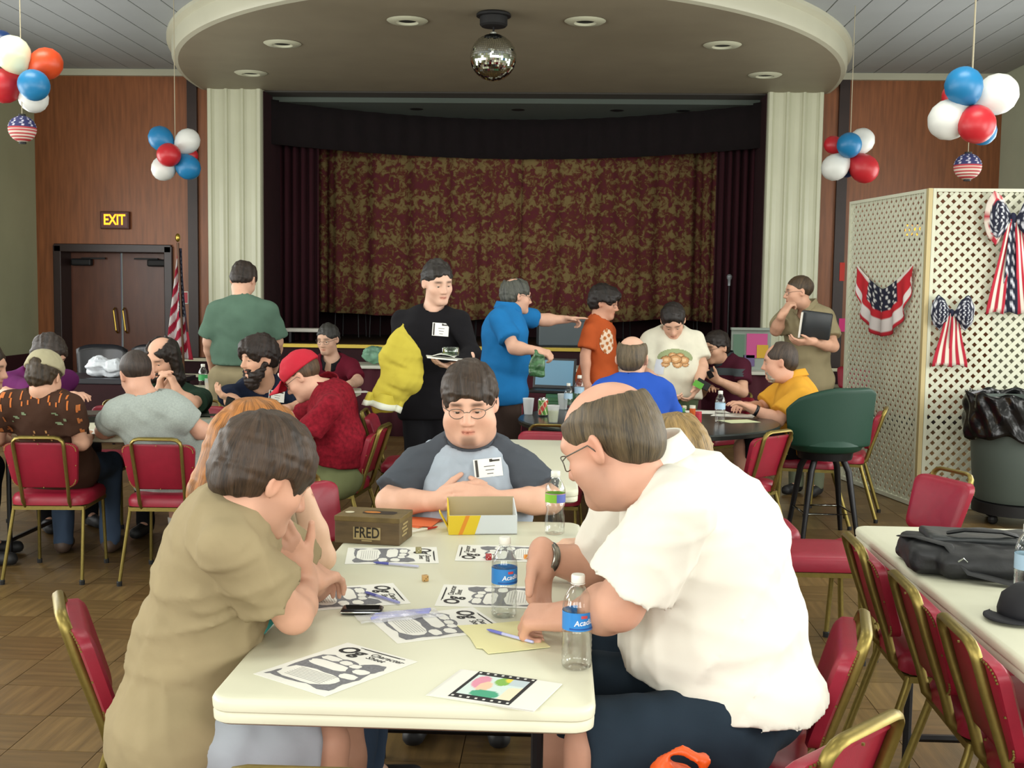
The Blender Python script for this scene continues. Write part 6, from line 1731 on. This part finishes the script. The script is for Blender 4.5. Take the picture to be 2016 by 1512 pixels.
for v in me.vertices:
    i = kd.find(v.co)[1]; u, w_ = (i//(nv+1))/nu, (i % (nv+1))/nv
    if w_ < .50 and .24 < u < .74: col = 'd6d6d6' if star(u*2.6, w_*1.6, 7) else '15172e'
    elif w_ < .10: col = 'd9d2cc'
    elif w_ < .66: col = 'b8202c'
    elif w_ < .92: col = 'd9d2d2'
    else: col = 'b02030'
    cl.append(hexc(col)[:3])
vcol(me, np.array(cl)); o = mesh_obj('cloth', me, FB, r); thicken(o, .004)
RA = V(LC[0]+.02, LC[1], 0); rx = nrm(V(1.22, -.04, 0)); rn = V(-.033, -1, 0); rn = nrm(rn)
def bow(cx, cy, W_, H_, tails, lab, fan=False):
    c = onlat(cx, cy, .06, RA, rn); r = empty('ribbon_bow', c, 0, lab, 'bow', 'star and stripe bows')
    for s in (-1, 1):
        def lp_(u, v):
            a = 2*pi*u; q = v; taper = .35+.65*min(1, (1+q*cos(a)*.9)/1.1)
            x = s*W_*(.54+.48*q*cos(a)); z = H_*(1.0*q*sin(a)*taper*(1+.07*sin(a*7))+.10*(.5+.5*q*cos(a)))
            return Vector(rx*x+V(0, 0, 1)*z+rn*(.012+.05*(1-q*q)+.008*sin(a*8)*q))
        nu_, nv_ = 26, 18; me = MB().grid(lp_, nu_, nv_).mesh('loop', 0); cl = []
        for v in me.vertices:
            p = np.array(v.co); x = p@rx*s/W_; z = p[2]/H_; q = math.hypot(x, z)
            if fan and math.hypot((x-.54)/.48, z/1.0) > .70 and x > .35: col = 'b0283a' if int((atan2(z, x-.4)+4)*9) % 2 else 'd9cfc6'
            else: col = 'c9ccd6' if star(x*1.3+3, z*1.0+3, 8) else '14172c'
            cl.append(hexc(col)[:3])
        vcol(me, np.array(cl)); o = mesh_obj('loop', me, FB, r); thicken(o, .004)
    MB().ball((0, 0, 0), (W_*.15, .035, H_*.26), 12).obj('knot', M('knot_stripe', '7a2434' if fan else '20233c', .85), r, sm=0); r.children[-1].location = Vector(rn*.03)
    for (dx0, dx1, ln_, w0, w1, pat) in tails:
        def tf(u, v):
            x = lerp(dx0, dx1, v)+(u-.5)*lerp(w0, w1, v); z = -ln_*v-(.02*(abs(u-.5)*2) if v > .98 else 0)
            return Vector(rx*x+V(0, 0, 1)*z+rn*(.015+.012*sin(v*5+u*3)))
        nu_, nv_ = 20, 24; me = MB().grid(tf, nu_, nv_).mesh('tail', 0); cl = []
        for v in me.vertices:
            p = np.array(v.co); vv = -p[2]/ln_; u = (p@rx-lerp(dx0, dx1, vv))/max(.001, lerp(w0, w1, vv))+.5
            col = ('c9ccd6' if star(u*1+2, vv*4+2, 4) else '14172c') if pat == 's' else ('a81f34' if int(u*4.99) % 2 == 0 else 'd8d2c6')
            cl.append(hexc(col)[:3])
        vcol(me, np.array(cl)); o = mesh_obj('tail', me, FB, r); thicken(o, .003)
bow(1873, 617, .145, .125, ((-.02, -.055, .37, .05, .135, 'r'), (.02, .055, .37, .05, .135, 'r')), 'small star bow with red and white tails on lattice screen')
bow(1994, 432, .20, .19, ((-.02, -.10, .66, .05, .12, 'r'), (.0, .0, .66, .06, .11, 's'), (.03, .12, .66, .05, .12, 'r')), 'large star bow with fan edge at right picture edge', True)

# ================================================================== flag by the doors, stage gear
p0 = W(350, 468, 13.3); base = V(p0[0]+.06, p0[1]+.05, 0)
r = empty('flag_on_pole', base, 0, 'furled stars and stripes flag on a gold tipped pole by the doors', 'flag')
MB().tube([(0, 0, .03), tuple(np.array(p0)-base-V(0, 0, .06))], .014, 10).obj('pole', M('pole_wood', '5d3a20', .4), r, sm=.8)
MB().ball(tuple(np.array(p0)-base), (.03, .03, .05), 12).obj('finial', brass, r, sm=0)
MB().lathe([(.15, 0), (.15, .02), (.06, .045), (.03, .06)], 24).obj('base', brass, r, sm=.5)
tp = np.array(p0)-base
def fl_(u, v):
    z = lerp(tp[2]-.12, tp[2]-1.42, v); x = tp[0]*(z/tp[2])+lerp(-.01-.19*v, .03+.10*v**2, u)+.0
    return (x, -.02-.05*sin(u*13+v*2)*(.3+.7*v), z)
me = MB().grid(fl_, 60, 90).mesh('cloth', 0); cl = []
for v in me.vertices:
    vv = (tp[2]-.12-v.co.z)/1.3; z = v.co.z; w0, w1 = -.01-.19*vv, .03+.10*vv**2; u = (v.co.x-tp[0]*(z/tp[2])-w0)/(w1-w0)
    if u > .55 and vv < .62: col = 'b9bcc8' if star(u*4, vv*9, 3) and u > .7 else '141830'
    elif u > .82: col = '9c1f34' if vv > .75 else '3a1420'
    else: col = 'a51c3a' if int((vv*1.0+u*.28)*12+.5) % 2 else 'd8d4d6'
    cl.append(hexc(col)[:3])
vcol(me, np.array(cl)); o = mesh_obj('cloth', me, FB, r); thicken(o, .006)
p = ony(1436, 545, 14.35)
r = empty('microphone_stand', (p[0], 14.35, HS), 0, 'thin microphone stand at right end of the stage', 'microphone stand')
MB().tube([(0, 0, .01), (0, 0, p[2]-HS-.05)], .01, 8).obj('pole', legm, r); MB().lathe([(.14, 0), (.14, .02), (.03, .03)], 18).obj('base', legm, r, sm=.5)
MB().lathe([(.018, -.09), (.02, -.02), (.032, .0), (.034, .03), (.02, .05), (0, .055)], 14, (0, 0, p[2]-HS-.02)).obj('microphone', M('mic_grey', '8f959a', .4, metal=.4), r, sm=.6)
p = ony(1105, 660, 14.9)
r = empty('equipment_trunk', (p[0], 14.9, HS), .1, 'grey equipment trunk on the stage behind pointing arm', 'trunk')
MB().box((0, 0, .16), (.62, .4, .32), bev=.015).obj('body', M('trunk_grey', '59646a', .4), r); MB().box((0, 0, .33), (.63, .41, .03), bev=.008).obj('lid', M('trunk_grey', '59646a', .4), r)
p = ony(605, 663, 14.6)
r = empty('keyboard', (p[0], 14.6, HS), 0, 'white keyboard on a low stand at the left of the stage', 'keyboard')
MB().box((0, 0, .16), (.52, .22, .05), bev=.01).obj('body', M('white_paint', 'd8d5cc', .5), r)
for s in (-1, 1): MB().box((s*.2, 0, .068), (.03, .2, .135)).obj('leg', legm, r)
for i, px in enumerate((690, 760, 960, 1210, 1345)):
    p = ony(px, 660, 16.6); r = empty('stacking_chair', (p[0], 16.6, HS), random.uniform(-.4, .4), None, 'chair', 'dark chairs left on the stage')
    r['label'] = 'dark stacking chair on the stage under the curtain hem, '+('first from the left', 'second from the left', 'third from the left', 'second from the right', 'first from the right')[i]
    dk = M('dark_plastic', '1a1618', .5)
    MB().box((0, 0, .40), (.38, .38, .03), bev=.01).obj('seat', dk, r); MB().box((0, .17, .56), (.38, .03, .22), bev=.01).obj('backrest', dk, r)
    for sx in (-1, 1):
        for sy in (-1, 1): MB().tube([(sx*.17, sy*.17, .39), (sx*.18, sy*.18, 0)], .01, 6).obj('leg', legm, r)
for px, py, y, s, lab in ((1281, 652, 14.4, (.16, .16, .13), 'red box on the stage edge left of the white tee person'), (1398, 640, 14.5, (.12, .12, .10), 'red box on the stage behind the man in maroon polo')):
    p = ony(px, py, y); o = MB().box((0, 0, s[2]/2), s, bev=.008).obj('red_box', M('box_red', 'b02a22', .5)); o.location = (p[0], y, HS+.001); tag(o, lab, 'box', 'red boxes on the stage')
# poster rack
p = ony(1480, 705, 12.2)
r = empty('poster_rack', (p[0], 12.25, .7535), 0, 'framed rack of pink and yellow leaflets on the skirted table', 'rack')
MB().box((0, .03, .22), (.42, .03, .44)).obj('back_board', M('rack_grey', '8f9a92', .5), r)
MB().box((0, .0, .44), (.44, .08, .025)).obj('top_rail', M('rack_grey', '8f9a92', .5), r)
for x, z, w, h, c in ((.06, .26, .22, .26, 'c0508a'), (.12, .20, .12, .14, 'c9a032'), (-.13, .24, .12, .28, '5c7a68'), (-.02, .1, .12, .12, '6a5a86')):
    MB().box((x, .008-.004*(c == 'c9a032'), z), (w, .004, h)).obj('leaflet', M('leaflet_'+c, c, .6), r)
for px, py, w, h, c, lab in ((1659, 640, .09, .16, 'd0307a', 'bright pink paper on the wall beside lattice edge'), (1658, 535, .06, .22, 'c03024', 'red paper strip on the wall beside lattice edge')):
    p = ony(px, py, YB-.055); o = MB().box((0, 0, 0), (w, .004, h)).obj('paper_notice', M('notice_'+c, c, .6)); o.location = (p[0], YB-.054, p[2]); tag(o, lab, 'paper')
